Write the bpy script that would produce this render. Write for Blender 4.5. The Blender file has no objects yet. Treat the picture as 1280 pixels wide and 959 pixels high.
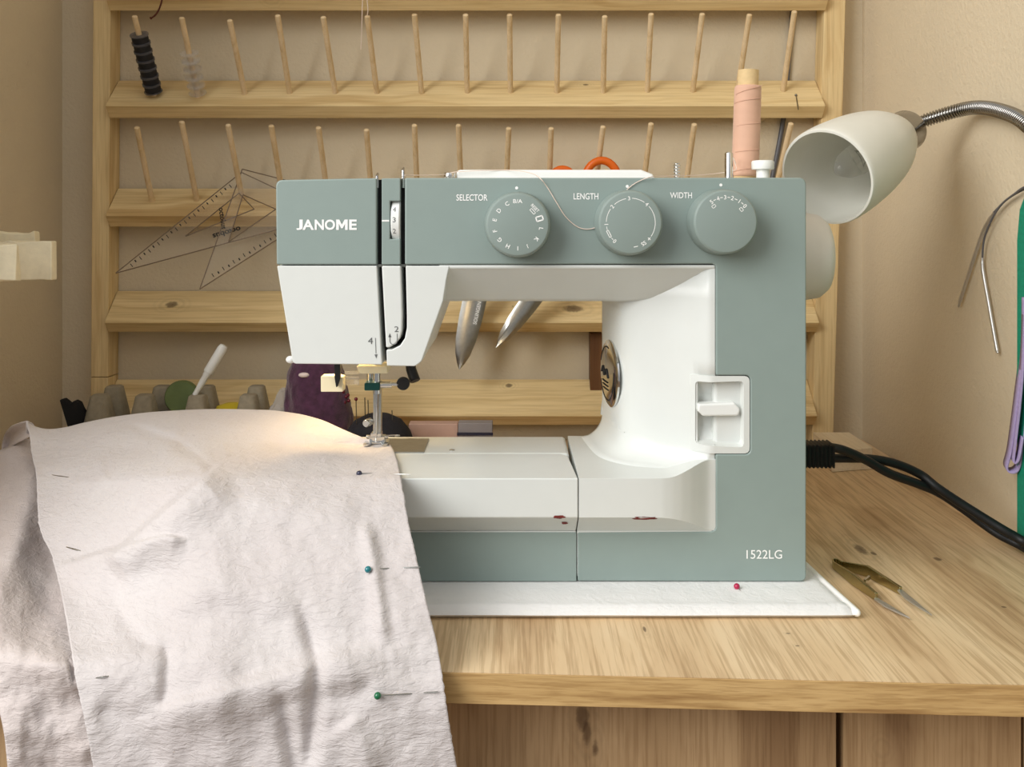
import bpy, bmesh, math, random
from mathutils import Vector, Matrix, noise

random.seed(7)
SC = bpy.context.scene
COL = SC.collection
# ------------------------------------------------------------------ camera
FPX, CX, CY = 1160.0, 640.0, 280.0
ZC = 1.016                       # eye height; the desk top is at 0.750
DESK = 0.750


def P(px, py, Y):
    return Vector(((px - CX) / FPX * Y, Y, ZC + (CY - py) / FPX * Y))


def PX(px, Y):
    return (px - CX) / FPX * Y


def PZ(py, Y):
    return ZC + (CY - py) / FPX * Y


FY = 0.668                       # front plane of the sewing machine


def F(px, py):
    return (PX(px, FY), PZ(py, FY))


def G(px, py, h=0.0):            # a point on the desk top
    Y = (ZC - DESK - h) * FPX / (py - CY)
    return P(px, py, Y)


# ------------------------------------------------------------------ colour / materials
def lin(c):
    c = c / 255.0
    return c / 12.92 if c <= 0.04045 else ((c + 0.055) / 1.055) ** 2.4


def rgb(r, g, b):
    return (lin(r), lin(g), lin(b), 1.0)


MATS = {}


class NT:
    def __init__(self, name):
        self.m = bpy.data.materials.new(name)
        self.m.use_nodes = True
        self.t = self.m.node_tree
        self.b = self.t.nodes['Principled BSDF']
        self._p = None

    def n(self, typ, **kw):
        nd = self.t.nodes.new(typ)
        for k, v in kw.items():
            if hasattr(nd, k):
                setattr(nd, k, v)
            else:
                nd.inputs[k].default_value = v
        return nd

    def l(self, a, b):
        self.t.links.new(a, b)

    def pos(self):
        if self._p is None:
            self._p = self.n('ShaderNodeNewGeometry').outputs['Position']
        return self._p

    def math(self, op, a, b=None, clamp=False):
        nd = self.n('ShaderNodeMath', operation=op, use_clamp=clamp)
        for i, v in enumerate((a, b)):
            if v is None:
                continue
            if isinstance(v, (int, float)):
                nd.inputs[i].default_value = v
            else:
                self.l(v, nd.inputs[i])
        return nd.outputs[0]

    def scaled(self, s):
        nd = self.n('ShaderNodeVectorMath', operation='MULTIPLY')
        self.l(self.pos(), nd.inputs[0])
        nd.inputs[1].default_value = s
        return nd.outputs[0]

    def noise(self, vec, scale, detail=4.0, rough=0.55, dist=0.0):
        nd = self.n('ShaderNodeTexNoise')
        nd.inputs['Scale'].default_value = scale
        nd.inputs['Detail'].default_value = detail
        nd.inputs['Roughness'].default_value = rough
        nd.inputs['Distortion'].default_value = dist
        self.l(vec, nd.inputs['Vector'])
        return nd.outputs['Fac']

    def ramp(self, fac, stops):
        nd = self.n('ShaderNodeValToRGB')
        els = nd.color_ramp.elements
        while len(els) < len(stops):
            els.new(0.5)
        for e, (p, c) in zip(els, stops):
            e.position = p
            e.color = c
        self.l(fac, nd.inputs[0])
        return nd.outputs[0]

    def mix(self, fac, a, b, mode='MIX'):
        nd = self.n('ShaderNodeMix', data_type='RGBA', blend_type=mode)
        for sock, v in ((nd.inputs[0], fac), (nd.inputs[6], a), (nd.inputs[7], b)):
            if isinstance(v, (int, float)):
                sock.default_value = v
            elif isinstance(v, tuple):
                sock.default_value = v
            else:
                self.l(v, sock)
        return nd.outputs[2]

    def bump(self, h, strength=0.2, dist=0.001, normal=None):
        nd = self.n('ShaderNodeBump')
        nd.inputs['Strength'].default_value = strength
        nd.inputs['Distance'].default_value = dist
        self.l(h, nd.inputs['Height'])
        if normal is not None:
            self.l(normal, nd.inputs['Normal'])
        return nd.outputs[0]

    def out(self, col=None, rough=0.5, metal=0.0, normal=None, spec=0.5, trans=0.0, ior=1.45, alpha=1.0, sheen=0.0, coat=0.0):
        b = self.b
        if col is not None:
            if isinstance(col, tuple):
                b.inputs['Base Color'].default_value = col
            else:
                self.l(col, b.inputs['Base Color'])
        if isinstance(rough, (int, float)):
            b.inputs['Roughness'].default_value = rough
        else:
            self.l(rough, b.inputs['Roughness'])
        b.inputs['Metallic'].default_value = metal
        b.inputs['Specular IOR Level'].default_value = spec
        b.inputs['Transmission Weight'].default_value = trans
        b.inputs['IOR'].default_value = ior
        b.inputs['Alpha'].default_value = alpha
        b.inputs['Sheen Weight'].default_value = sheen
        b.inputs['Coat Weight'].default_value = coat
        if normal is not None:
            self.l(normal, b.inputs['Normal'])
        return self.m


def plain(name, c, rough=0.45, metal=0.0, var=0.05, scale=60.0, bump=0.0, bscale=400.0, **kw):
    t = NT(name)
    f = t.noise(t.pos(), scale, 3)
    dark = tuple(max(0, x * (1 - var)) for x in c[:3]) + (1,)
    lite = tuple(min(1, x * (1 + var)) for x in c[:3]) + (1,)
    col = t.ramp(f, [(0.3, dark), (0.7, lite)])
    nrm = t.bump(t.noise(t.pos(), bscale, 3), bump, 0.0006) if bump else None
    return t.out(col, rough, metal, nrm, **kw)


def wood(name, light, mid, dark, axis, across=38.0, along=2.2, fine=420.0, knots=(), rough=0.55, bump=0.12, streak=0.35):
    t = NT(name)
    i = 'XYZ'.index(axis)
    s = [across] * 3
    s[i] = along
    warp = t.noise(t.scaled((6, 6, 6)), 1.0, 2)
    v = t.n('ShaderNodeVectorMath', operation='MULTIPLY_ADD')
    t.l(t.pos(), v.inputs[0])
    v.inputs[1].default_value = s
    wv = t.n('ShaderNodeCombineXYZ')
    ws = t.math('MULTIPLY', warp, 2.2)
    for k in range(3):
        if k != i:
            t.l(ws, wv.inputs[k])
    t.l(wv.outputs[0], v.inputs[2])
    coarse = t.noise(v.outputs[0], 1.0, 3, 0.5, 0.6)
    s2 = [fine] * 3
    s2[i] = fine * 0.03
    grain = t.noise(t.scaled(s2), 1.0, 3, 0.6)
    col = t.ramp(coarse, [(0.28, dark), (0.46, mid), (0.68, light)])
    g = t.ramp(grain, [(0.38, (0.60, 0.53, 0.45, 1)), (0.54, (1, 1, 1, 1))])
    col = t.mix(streak, col, g, 'MULTIPLY')
    for (kx, ky, kz, r, el) in knots:
        sc = [1.0, 1.0, 1.0]
        sc[i] = 1.0 / el
        d = t.n('ShaderNodeVectorMath', operation='MULTIPLY')
        sub = t.n('ShaderNodeVectorMath', operation='SUBTRACT')
        t.l(t.pos(), sub.inputs[0])
        sub.inputs[1].default_value = (kx, ky, kz)
        t.l(sub.outputs[0], d.inputs[0])
        d.inputs[1].default_value = sc
        ln = t.n('ShaderNodeVectorMath', operation='LENGTH')
        t.l(d.outputs[0], ln.inputs[0])
        wob = t.noise(t.pos(), 220.0, 2)
        dist = t.math('ADD', t.math('DIVIDE', ln.outputs['Value'], r), t.math('MULTIPLY', wob, 0.5))
        f1 = t.ramp(dist, [(0.0, (1, 1, 1, 1)), (0.75, (0.75, 0.75, 0.75, 1)), (1.0, (0, 0, 0, 1))])
        rings = t.math('SINE', t.math('MULTIPLY', dist, 9.0))
        halo = t.math('MULTIPLY', t.math('SUBTRACT', 1.0, t.math('MULTIPLY', dist, 0.33), True), t.math('MULTIPLY', t.math('ADD', rings, 1.0), 0.22), True)
        col = t.mix(halo, col, tuple(x * 0.55 for x in mid[:3]) + (1,))
        f1r = t.math('MULTIPLY', f1, 0.85)
        col = t.mix(f1r, col, rgb(70, 46, 28))
    nrm = t.bump(grain, bump, 0.0008)
    return t.out(col, rough, 0.0, nrm, spec=0.35)


# ------------------------------------------------------------------ mesh helpers
WL = {}                          # world location of every object made


def cpos(o):
    return WL[o.name]


def empty(name, loc, label, cat, group=None):
    o = bpy.data.objects.new(name, None)
    o.empty_display_size = 0.02
    COL.objects.link(o)
    o.location = loc
    WL[o.name] = Vector(loc)
    tag(o, label, cat, group)
    return o


def tag(o, label=None, cat=None, group=None, kind=None):
    if label:
        o['label'] = label
    if cat:
        o['category'] = cat
    if group:
        o['group'] = group
    if kind:
        o['kind'] = kind
    return o


def obj(name, bm, mat, parent=None, bevel=0.0, seg=3, smooth=40.0, label=None):
    bmesh.ops.recalc_face_normals(bm, faces=bm.faces)
    me = bpy.data.meshes.new(name)
    bm.to_mesh(me)
    bm.free()
    lo = Vector([min(v.co[i] for v in me.vertices) for i in range(3)])
    hi = Vector([max(v.co[i] for v in me.vertices) for i in range(3)])
    c = (lo + hi) / 2
    if parent is None:
        c.z = lo.z
    me.transform(Matrix.Translation(-c))
    o = bpy.data.objects.new(name, me)
    COL.objects.link(o)
    WL[o.name] = c
    if parent is not None:
        o.parent = parent
        o.location = c - WL[parent.name]
    else:
        o.location = c
    me.materials.append(mat)
    if smooth:
        for p in me.polygons:
            p.use_smooth = True
        me.set_sharp_from_angle(angle=math.radians(smooth))
    if bevel:
        m = o.modifiers.new('bevel', 'BEVEL')
        m.width = bevel
        m.segments = seg
        m.limit_method = 'ANGLE'
        m.angle_limit = math.radians(35)
        m.harden_normals = True
    if label:
        o['label'] = label
    return o


def BM():
    return bmesh.new()


def box(bm, x0, x1, y0, y1, z0, z1):
    vs = [bm.verts.new((x, y, z)) for z in (z0, z1) for y in (y0, y1) for x in (x0, x1)]
    for f in ((0, 1, 3, 2), (4, 6, 7, 5), (0, 4, 5, 1), (2, 3, 7, 6), (0, 2, 6, 4), (1, 5, 7, 3)):
        bm.faces.new([vs[i] for i in f])
    return vs


def prism(bm, pts, a, b, axis):
    """polygon pts extruded along axis from a to b; pts are the two other coordinates in XYZ order"""
    def mk(p, h):
        if axis == 'Y':
            return (p[0], h, p[1])
        if axis == 'X':
            return (h, p[0], p[1])
        return (p[0], p[1], h)
    A = [bm.verts.new(mk(p, a)) for p in pts]
    B = [bm.verts.new(mk(p, b)) for p in pts]
    n = len(pts)
    bm.faces.new(A)
    bm.faces.new(B[::-1])
    for i in range(n):
        bm.faces.new((A[i], A[(i + 1) % n], B[(i + 1) % n], B[i]))


def rounded(pts, seg=6):
    """pts: (x, y) or (x, y, radius)"""
    out = []
    n = len(pts)
    for i, p in enumerate(pts):
        r = p[2] if len(p) > 2 else 0
        if not r:
            out.append((p[0], p[1]))
            continue
        c = Vector((p[0], p[1]))
        a = Vector(pts[i - 1][:2]) - c
        b = Vector(pts[(i + 1) % n][:2]) - c
        ang = a.angle(b)
        d = min(r / math.tan(ang / 2), a.length * .49, b.length * .49)
        A = c + a.normalized() * d
        B = c + b.normalized() * d
        for k in range(seg + 1):
            s = k / seg
            q = A * (1 - s) ** 2 + c * 2 * s * (1 - s) + B * s * s
            out.append((q.x, q.y))
    return out


def Fpoly(pts):
    o = []
    for p in pts:
        x, z = F(p[0], p[1])
        o.append((x, z) + ((p[2] * FY / FPX,) if len(p) > 2 else ()))
    return rounded(o)


def frames(pts):
    pts = [Vector(p) for p in pts]
    n = len(pts)
    T = []
    for i in range(n):
        a = pts[max(i - 1, 0)]
        b = pts[min(i + 1, n - 1)]
        T.append((b - a).normalized())
    up = Vector((0, 0, 1)) if abs(T[0].z) < 0.9 else Vector((0, 1, 0))
    N = (up - T[0] * up.dot(T[0])).normalized()
    res = []
    for i in range(n):
        N = (N - T[i] * N.dot(T[i])).normalized()
        res.append((pts[i], N.copy(), T[i].cross(N)))
    return res


def tube(bm, pts, r, seg=10, cap=True, flat=1.0):
    fr = frames(pts)
    rings = []
    for i, (p, n, b) in enumerate(fr):
        rr = r[i] if isinstance(r, (list, tuple)) else r
        rings.append([bm.verts.new(p + (n * math.cos(t) + b * math.sin(t) * flat) * rr)
                      for t in [2 * math.pi * k / seg for k in range(seg)]])
    for a, b in zip(rings, rings[1:]):
        for k in range(seg):
            bm.faces.new((a[k], a[(k + 1) % seg], b[(k + 1) % seg], b[k]))
    if cap:
        bm.faces.new(rings[0][::-1])
        bm.faces.new(rings[-1])


def spline(pts, n=12):
    pts = [Vector(p) for p in pts]
    out = []
    for i in range(len(pts) - 1):
        p0 = pts[max(i - 1, 0)]
        p1, p2 = pts[i], pts[i + 1]
        p3 = pts[min(i + 2, len(pts) - 1)]
        for k in range(n):
            t = k / n
            out.append(0.5 * ((2 * p1) + (p2 - p0) * t + (2 * p0 - 5 * p1 + 4 * p2 - p3) * t * t + (3 * p1 - p0 - 3 * p2 + p3) * t ** 3))
    out.append(pts[-1])
    return out


def lathe(bm, prof, origin, axis, seg=40, closed=False, wob=None):
    """prof: (radius, height along axis)"""
    ax = Vector(axis).normalized()
    up = Vector((0, 0, 1)) if abs(ax.z) < 0.9 else Vector((0, 1, 0))
    n = (up - ax * up.dot(ax)).normalized()
    b = ax.cross(n)
    o = Vector(origin)
    rings = []
    for (r, h) in prof:
        if r <= 1e-7:
            rings.append([bm.verts.new(o + ax * h)])
            continue
        ring = []
        for k in range(seg):
            t = 2 * math.pi * k / seg
            rr = r * (wob(k, h) if wob else 1)
            ring.append(bm.verts.new(o + ax * h + (n * math.cos(t) + b * math.sin(t)) * rr))
        rings.append(ring)
    pairs = list(zip(rings, rings[1:]))
    if closed:
        pairs.append((rings[-1], rings[0]))
    for a, c in pairs:
        for k in range(seg):
            k2 = (k + 1) % seg
            if len(a) == 1 and len(c) == 1:
                continue
            if len(a) == 1:
                bm.faces.new((a[0], c[k], c[k2]))
            elif len(c) == 1:
                bm.faces.new((a[k], a[k2], c[0]))
            else:
                bm.faces.new((a[k], a[k2], c[k2], c[k]))
    if not closed:
        for r_ in (rings[0], rings[-1]):
            if len(r_) > 2:
                bm.faces.new(r_)


def ball(bm, c, r, seg=14, sq=(1, 1, 1)):
    m = Matrix.Translation(c) @ Matrix.Diagonal((r * sq[0], r * sq[1], r * sq[2], 1))
    bmesh.ops.create_uvsphere(bm, u_segments=seg, v_segments=max(6, seg // 2 + 2), radius=1.0, matrix=m)


def strip_xz(bm, pts, w, y, dy=0.0004):
    """flat ribbon in an XZ plane facing the viewer, pts are (x, z)"""
    n = len(pts)
    L, R = [], []
    for i in range(n):
        a = Vector(pts[max(0, i - 1)])
        b = Vector(pts[min(n - 1, i + 1)])
        d = (b - a).normalized()
        q = Vector((-d.y, d.x)) * w / 2
        c = Vector(pts[i])
        L.append(c + q)
        R.append(c - q)
    poly = L + R[::-1]
    A = [bm.verts.new((p.x, y, p.y)) for p in poly]
    m = len(poly)
    for i in range(n - 1):
        bm.faces.new((A[i], A[i + 1], A[m - 2 - i], A[m - 1 - i]))


def poly_xz(bm, pts, y):
    bm.faces.new([bm.verts.new((p[0], y, p[1])) for p in pts])


def disc_xz(bm, c, r, y, seg=16):
    poly_xz(bm, [(c[0] + r * math.cos(2 * math.pi * k / seg), c[1] + r * math.sin(2 * math.pi * k / seg)) for k in range(seg)], y)


def text_faces(s, bold=0.0):
    cu = bpy.data.curves.new('tmp', 'FONT')
    cu.body = s
    cu.size = 1.0
    cu.offset = bold
    cu.resolution_u = 4
    o = bpy.data.objects.new('tmp', cu)
    COL.objects.link(o)
    dg = bpy.context.evaluated_depsgraph_get()
    ev = o.evaluated_get(dg)
    me = ev.to_mesh()
    vs = [(v.co.x, v.co.y) for v in me.vertices]
    fs = [tuple(p.vertices) for p in me.polygons]
    ev.to_mesh_clear()
    bpy.data.objects.remove(o)
    bpy.data.curves.remove(cu)
    return vs, fs


def text(bm, s, box2, M, bold=0.0, rot=0.0, keep=False):
    """fit the text into box2 = (u0, u1, v0, v1); M maps (u, v) to a world point"""
    vs, fs = text_faces(s, bold)
    x0 = min(v[0] for v in vs); x1 = max(v[0] for v in vs)
    y0 = min(v[1] for v in vs); y1 = max(v[1] for v in vs)
    u0, u1, v0, v1 = box2
    su = (u1 - u0) / (x1 - x0)
    sv = (v1 - v0) / (y1 - y0)
    if keep:
        su = sv = min(su, sv)
    cu, cv = (u0 + u1) / 2, (v0 + v1) / 2
    cr, sr = math.cos(rot), math.sin(rot)
    V = []
    for (x, y) in vs:
        a = (x - (x0 + x1) / 2) * su
        b = (y - (y0 + y1) / 2) * sv
        V.append(bm.verts.new(M(cu + a * cr - b * sr, cv + a * sr + b * cr)))
    for f in fs:
        try:
            bm.faces.new([V[i] for i in f])
        except ValueError:
            pass


def grid_faces(bm, rows):
    for a, b in zip(rows, rows[1:]):
        for i in range(len(a) - 1):
            bm.faces.new((a[i], a[i + 1], b[i + 1], b[i]))


# ------------------------------------------------------------------ materials
SHELVES = ((-32, .054, .0185), (100.5, .052, .0185), (235.5, .049, .0185), (363.5, .051, .0175), (474, .054, .0185))
TILT = math.radians(44)


def face_point(k, px, py):
    """the point of shelf k's sloping face seen at px, py"""
    zt = PZ(SHELVES[k][0], 1.14)
    t = (CY - py) / FPX              # z - ZC = t * y ; face: z - zt = (y - 1.14) * tan
    m = math.tan(TILT)
    y = (zt - ZC - 1.14 * m) / (t - m)
    return P(px, py, y)


pine_knots = [tuple(face_point(3, 215, 381)) + (.0072, 1.5), tuple(face_point(3, 717, 386)) + (.0078, 2.2), tuple(face_point(4, 636, 482)) + (.0042, 1.4),
              tuple(face_point(1, 732, 106)) + (.0026, 2.0), tuple(face_point(3, 641, 383)) + (.0012, 1.0), (PX(338, 1.1), 1.1, PZ(2, 1.1), .006, 1.3)]
M_pineX = wood('pine_shelf', rgb(236, 212, 162), rgb(226, 200, 148), rgb(205, 173, 120), 'X', 55, 2.0, 380, pine_knots, streak=0.3)
M_pineZ = wood('pine_post', rgb(234, 210, 160), rgb(224, 197, 146), rgb(204, 172, 120), 'Z', 70, 2.0, 420, (), streak=0.3)
M_shaded_strut = wood('shade_brown_strut', rgb(120, 84, 54), rgb(108, 74, 46), rgb(88, 58, 36), 'Z', 70, 2.0, 420, (), streak=0.3)  # shade behind the machine opening is put into this brown
M_peg = wood('birch_dowel', rgb(230, 206, 168), rgb(222, 196, 154), rgb(208, 180, 136), 'Z', 90, 4.0, 600, (), streak=0.15)
M_oak = wood('oak_desktop', rgb(232, 206, 167), rgb(221, 192, 151), rgb(193, 160, 120), 'Y', 26, 2.2, 430,
             [tuple(G(1172, 699)) + (.0045, 1.4), tuple(G(1255, 759)) + (.0028, .8), tuple(G(1076, 687)) + (.0055, 3.2), tuple(G(1092, 692)) + (.003, 2.0), tuple(G(985, 792)) + (.0022, .5), (.087, .609, .75, .0016, 4), (.18, .585, .75, .0022, .6)],
             rough=0.5, bump=0.15, streak=0.58)
M_oakedge = wood('oak_edge_band', rgb(206, 172, 118), rgb(190, 155, 102), rgb(160, 124, 78), 'X', 150, 3.0, 700, (), streak=0.5)
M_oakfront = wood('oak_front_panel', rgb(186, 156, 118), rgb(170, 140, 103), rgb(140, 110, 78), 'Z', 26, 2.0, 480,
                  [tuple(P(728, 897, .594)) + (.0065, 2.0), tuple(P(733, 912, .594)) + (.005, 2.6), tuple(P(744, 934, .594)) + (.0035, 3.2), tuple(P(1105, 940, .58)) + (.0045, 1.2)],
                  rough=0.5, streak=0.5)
M_offcut = wood('raw_offcut', rgb(242, 226, 198), rgb(234, 216, 184), rgb(216, 194, 158), 'Y', 60, 3, 300, (), streak=0.2, bump=0.5)


def wall_mat(name, c):
    t = NT(name)
    f = t.noise(t.pos(), 5.0, 4)
    d = tuple(x * 0.93 for x in c[:3]) + (1,)
    col = t.ramp(f, [(0.35, d), (0.65, c)])
    h = t.noise(t.pos(), 230.0, 4, 0.6)
    return t.out(col, 0.75, 0, t.bump(h, 0.5, 0.002), spec=0.25)


M_wall = wall_mat('painted_plaster', rgb(217, 202, 174))
M_ceil = plain('ceiling_paint', rgb(222, 218, 210), 0.8)
M_floor = plain('floor_laminate', rgb(120, 95, 70), 0.5, scale=8)
M_grey = plain('grey_plastic', rgb(141, 156, 151), 0.36, var=0.015, bump=0.04, bscale=1800)
M_dial = plain('grey_dial_plastic', rgb(137, 151, 146), 0.42, var=0.015)
M_white = plain('white_plastic', rgb(217, 220, 216), 0.32, var=0.01)
M_white2 = plain('white_knob_plastic', rgb(232, 234, 231), 0.35, var=0.01)
M_beige = plain('handwheel_plastic', rgb(226, 221, 212), 0.4, var=0.02)
M_ink = plain('white_print', rgb(246, 246, 243), 0.5, var=0.01)
M_inkd = plain('grey_print', rgb(96, 98, 98), 0.5, var=0.01)
M_black = plain('black_plastic', rgb(24, 24, 26), 0.4, var=0.1)
M_slot = plain('slot_black', rgb(10, 10, 12), 0.6, var=0.1)
M_chrome = plain('chrome', rgb(214, 214, 212), 0.12, 1.0, var=0.03)
M_steel = plain('brushed_steel', rgb(186, 186, 182), 0.28, 1.0, var=0.08, scale=200)
M_snip = plain('satin_blade_steel', rgb(206, 206, 204), 0.42, 0.9, var=0.05)
M_dsteel = plain('dark_steel', rgb(120, 118, 112), 0.3, 1.0, var=0.1)
M_brass = plain('pale_brass', rgb(178, 170, 132), 0.22, 1.0, var=0.06)
M_nickel = plain('gunmetal_nickel', rgb(158, 156, 152), 0.17, 1.0, var=0.05)
M_green = plain('dark_green_metal', rgb(38, 84, 78), 0.3, 0.6, var=0.1)
M_cream = plain('cream_plastic', rgb(244, 232, 196), 0.4, var=0.03)
M_rust = plain('dark_red_smudge', rgb(120, 42, 36), 0.7, var=0.3, scale=600)
M_thread = plain('pink_thread', rgb(216, 172, 146), 0.7, var=0.06, scale=40, sheen=0.3)
M_threadw = plain('pale_thread', rgb(232, 214, 200), 0.7, var=0.02)
M_card = plain('cardboard_tube', rgb(216, 188, 140), 0.8, var=0.06, scale=200)
M_blackthread = plain('black_thread', rgb(26, 26, 30), 0.65, var=0.2, scale=900)
M_orange = plain('orange_plastic', rgb(226, 104, 22), 0.35, var=0.03)
M_foam = plain('cream_foam', rgb(240, 230, 200), 0.85, var=0.05, scale=120, bump=0.6, bscale=160)
M_pulp = plain('grey_paper_pulp', rgb(150, 141, 122), 0.9, var=0.12, scale=160, bump=0.7, bscale=300)
M_purple = plain('purple_felt', rgb(74, 40, 66), 0.95, var=0.35, scale=130, bump=1.0, bscale=450, sheen=0.5)
M_navy = plain('black_felt', rgb(30, 30, 38), 0.9, var=0.2, scale=200, bump=0.6)
M_white_felt = plain('white_felt', rgb(214, 200, 196), 0.9, var=0.1)
M_dgreen = plain('dull_green', rgb(104, 120, 74), 0.7, var=0.12, scale=60, bump=0.3)
M_yellow = plain('yellow_plastic', rgb(206, 184, 50), 0.5, var=0.05)
M_pinkbox = plain('dusty_pink_card', rgb(196, 162, 148), 0.6, var=0.05)
M_greybox = plain('grey_card', rgb(150, 144, 146), 0.6, var=0.05)
M_teal = plain('teal_green_sheet', rgb(12, 134, 104), 0.7, var=0.12, scale=300, bump=0.6, bscale=700)
M_tealedge = plain('pale_frayed_edge', rgb(214, 222, 214), 0.8, var=0.1, scale=300)
M_lilac = plain('lilac_ribbon', rgb(168, 152, 190), 0.7, var=0.1, scale=400, bump=0.3, bscale=900)
M_cord = plain('black_rubber', rgb(15, 15, 16), 0.5, var=0.1)
M_gcable = plain('grey_cable', rgb(92, 92, 96), 0.35, var=0.06)
M_red = plain('crimson_glass_head', rgb(178, 24, 72), 0.12, var=0.05, coat=0.6)
M_dred = plain('dark_red_head', rgb(98, 26, 40), 0.2, var=0.1)
M_tealpin = plain('teal_glass_head', rgb(28, 116, 124), 0.12, var=0.05, coat=0.6)
M_navypin = plain('navy_glass_head', rgb(38, 40, 66), 0.12, var=0.05, coat=0.6)
M_greenpin = plain('green_glass_head', rgb(16, 104, 66), 0.12, var=0.05, coat=0.6)
M_brown = plain('red_brown_thread', rgb(92, 44, 30), 0.7, var=0.1)
M_blackcloth = plain('black_cloth', rgb(18, 19, 24), 0.85, var=0.2)


def glassy(name, c, rough=0.1, trans=1.0, alpha=1.0, ior=1.45):
    t = NT(name)
    f = t.noise(t.pos(), 80, 2)
    col = t.ramp(f, [(0.3, tuple(x * .96 for x in c[:3]) + (1,)), (0.7, c)])
    return t.out(col, rough, 0, None, trans=trans, alpha=alpha, ior=ior)


M_clear = glassy('clear_plastic', (0.95, 0.95, 0.95, 1), 0.08, 0.6, 0.30)
M_ruler = glassy('clear_acrylic', (0.86, 0.82, 0.76, 1), 0.08, 0.5, 0.08)
M_rulerline = plain('acrylic_edge', rgb(120, 100, 78), 0.3, var=0.05)
M_bulb = glassy('bulb_glass', (0.97, 0.97, 0.93, 1), 0.03, 0.9, 0.5)
M_bag = glassy('crumpled_clear_film', (0.86, 0.86, 0.88, 1), 0.2, 0.4, 0.55)


def opal():
    t = NT('opal_glass')
    f = t.noise(t.pos(), 30, 2)
    col = t.ramp(f, [(0.3, rgb(236, 236, 226)), (0.7, rgb(242, 242, 234))])
    b = t.out(col, 0.35, 0)
    pb = t.b
    pb.inputs['Subsurface Weight'].default_value = 0.0
    tr = t.n('ShaderNodeBsdfTranslucent')
    tr.inputs['Color'].default_value = rgb(236, 234, 222)
    mx = t.n('ShaderNodeMixShader')
    mx.inputs[0].default_value = 0.18
    t.l(pb.outputs[0], mx.inputs[1])
    t.l(tr.outputs[0], mx.inputs[2])
    t.l(mx.outputs[0], t.t.nodes['Material Output'].inputs['Surface'])
    return b


M_opal = opal()


def cloth_mat(name, c, c2, crinkle=0.55, weave=0.25):
    t = NT(name)
    f = t.noise(t.pos(), 14, 4)
    col = t.ramp(f, [(0.3, c2), (0.7, c)])
    # short diagonal crinkles, then the weave
    m = t.n('ShaderNodeMapping')
    m.inputs['Rotation'].default_value = (0, math.radians(35), 0)
    m.inputs['Scale'].default_value = (130, 130, 420)
    t.l(t.pos(), m.inputs['Vector'])
    h1 = t.noise(m.outputs[0], 1.0, 3, 0.6, 0.8)
    n1 = t.bump(h1, crinkle, 0.0022)
    h2 = t.noise(t.pos(), 1500, 2)
    n2 = t.bump(h2, weave, 0.0006, n1)
    h3 = t.noise(t.pos(), 70, 3, 0.5, 0.5)
    n3 = t.bump(h3, crinkle * 0.4, 0.004, n2)
    return t.out(col, 0.9, 0, n3, spec=0.15, sheen=0.15)


M_cloth = cloth_mat('pale_pink_cotton', rgb(204, 198, 196), rgb(198, 190, 188))
M_cloth_in = cloth_mat('pale_pink_cotton_inside', rgb(206, 196, 192), rgb(198, 186, 182))
M_mat = cloth_mat('white_quilted_cotton', rgb(236, 235, 233), rgb(228, 227, 226), 0.35)
M_binding = plain('white_binding', rgb(244, 242, 238), 0.85, var=0.02)

# ------------------------------------------------------------------ the setting
WB, WR, WLX = 1.147, 0.433, -0.556


def struct(name, bm, mat):
    return tag(obj(name, bm, mat, smooth=0), kind='structure')


bm = BM(); box(bm, -3.0, 2.5, -2.5, 1.4, -0.05, 0.0); struct('floor', bm, M_floor)
bm = BM(); box(bm, WLX - 0.12, WR + 0.12, WB, WB + 0.1, 0.0, 2.5); struct('wall_back', bm, M_wall)
bm = BM(); box(bm, WR, WR + 0.12, 0.30, WB, 0.0, 2.5); struct('wall_right', bm, M_wall)
bm = BM(); box(bm, -3.0, 2.5, 0.45, 1.4, 2.5, 2.55); struct('shading_ceiling', bm, M_ceil)  # unseen partial ceiling, added to block overhead ambient light at the back
bm = BM(); box(bm, WLX - 0.12, WLX, 0.50, WB, 0.0, 2.5); struct('wall_left', bm, M_wall)

# ------------------------------------------------------------------ desk
desk = empty('desk', (0, .85, 0), 'light oak effect desk carrying the sewing machine and the draped cloth', 'desk')


def edgeY(x):                    # the front edge is slightly askew
    return .5486 - .046 * x


bm = BM()
prism(bm, [(WLX + .001, edgeY(WLX) + .0006), (WR - .001, edgeY(WR) + .0006), (WR - .001, WB - .001), (WLX + .001, WB - .001)], DESK - .018, DESK, 'Z')
obj('desktop', bm, M_oak, desk)
bm = BM()
prism(bm, [(WLX + .001, edgeY(WLX) - .0006), (WR - .001, edgeY(WR) - .0006), (WR - .001, edgeY(WR) + .0005), (WLX + .001, edgeY(WLX) + .0005)], DESK - .0182, DESK - .0001, 'Z')
obj('edge_band', bm, M_oakedge, desk, bevel=.0004, seg=2)


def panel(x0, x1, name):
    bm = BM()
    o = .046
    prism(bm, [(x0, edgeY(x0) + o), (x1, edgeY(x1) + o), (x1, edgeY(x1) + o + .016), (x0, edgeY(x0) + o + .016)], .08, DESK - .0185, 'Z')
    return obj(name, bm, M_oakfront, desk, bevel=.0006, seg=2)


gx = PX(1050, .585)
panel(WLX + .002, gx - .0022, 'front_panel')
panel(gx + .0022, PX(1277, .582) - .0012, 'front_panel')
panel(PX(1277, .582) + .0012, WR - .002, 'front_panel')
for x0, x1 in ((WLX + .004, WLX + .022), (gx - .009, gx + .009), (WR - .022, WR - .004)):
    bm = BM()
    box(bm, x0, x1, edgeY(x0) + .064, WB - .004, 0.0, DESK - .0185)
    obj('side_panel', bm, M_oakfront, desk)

# ------------------------------------------------------------------ thread rack
rack = empty('thread_rack', (0, 1.13, DESK), 'pine wall rack of tilted shelves with rows of dowel pegs', 'thread rack')
YF = 1.117


def rx(py):                      # inner face of the right post, as px
    return 1031 + (1015 - 1031) * (py + 10) / 566


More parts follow.
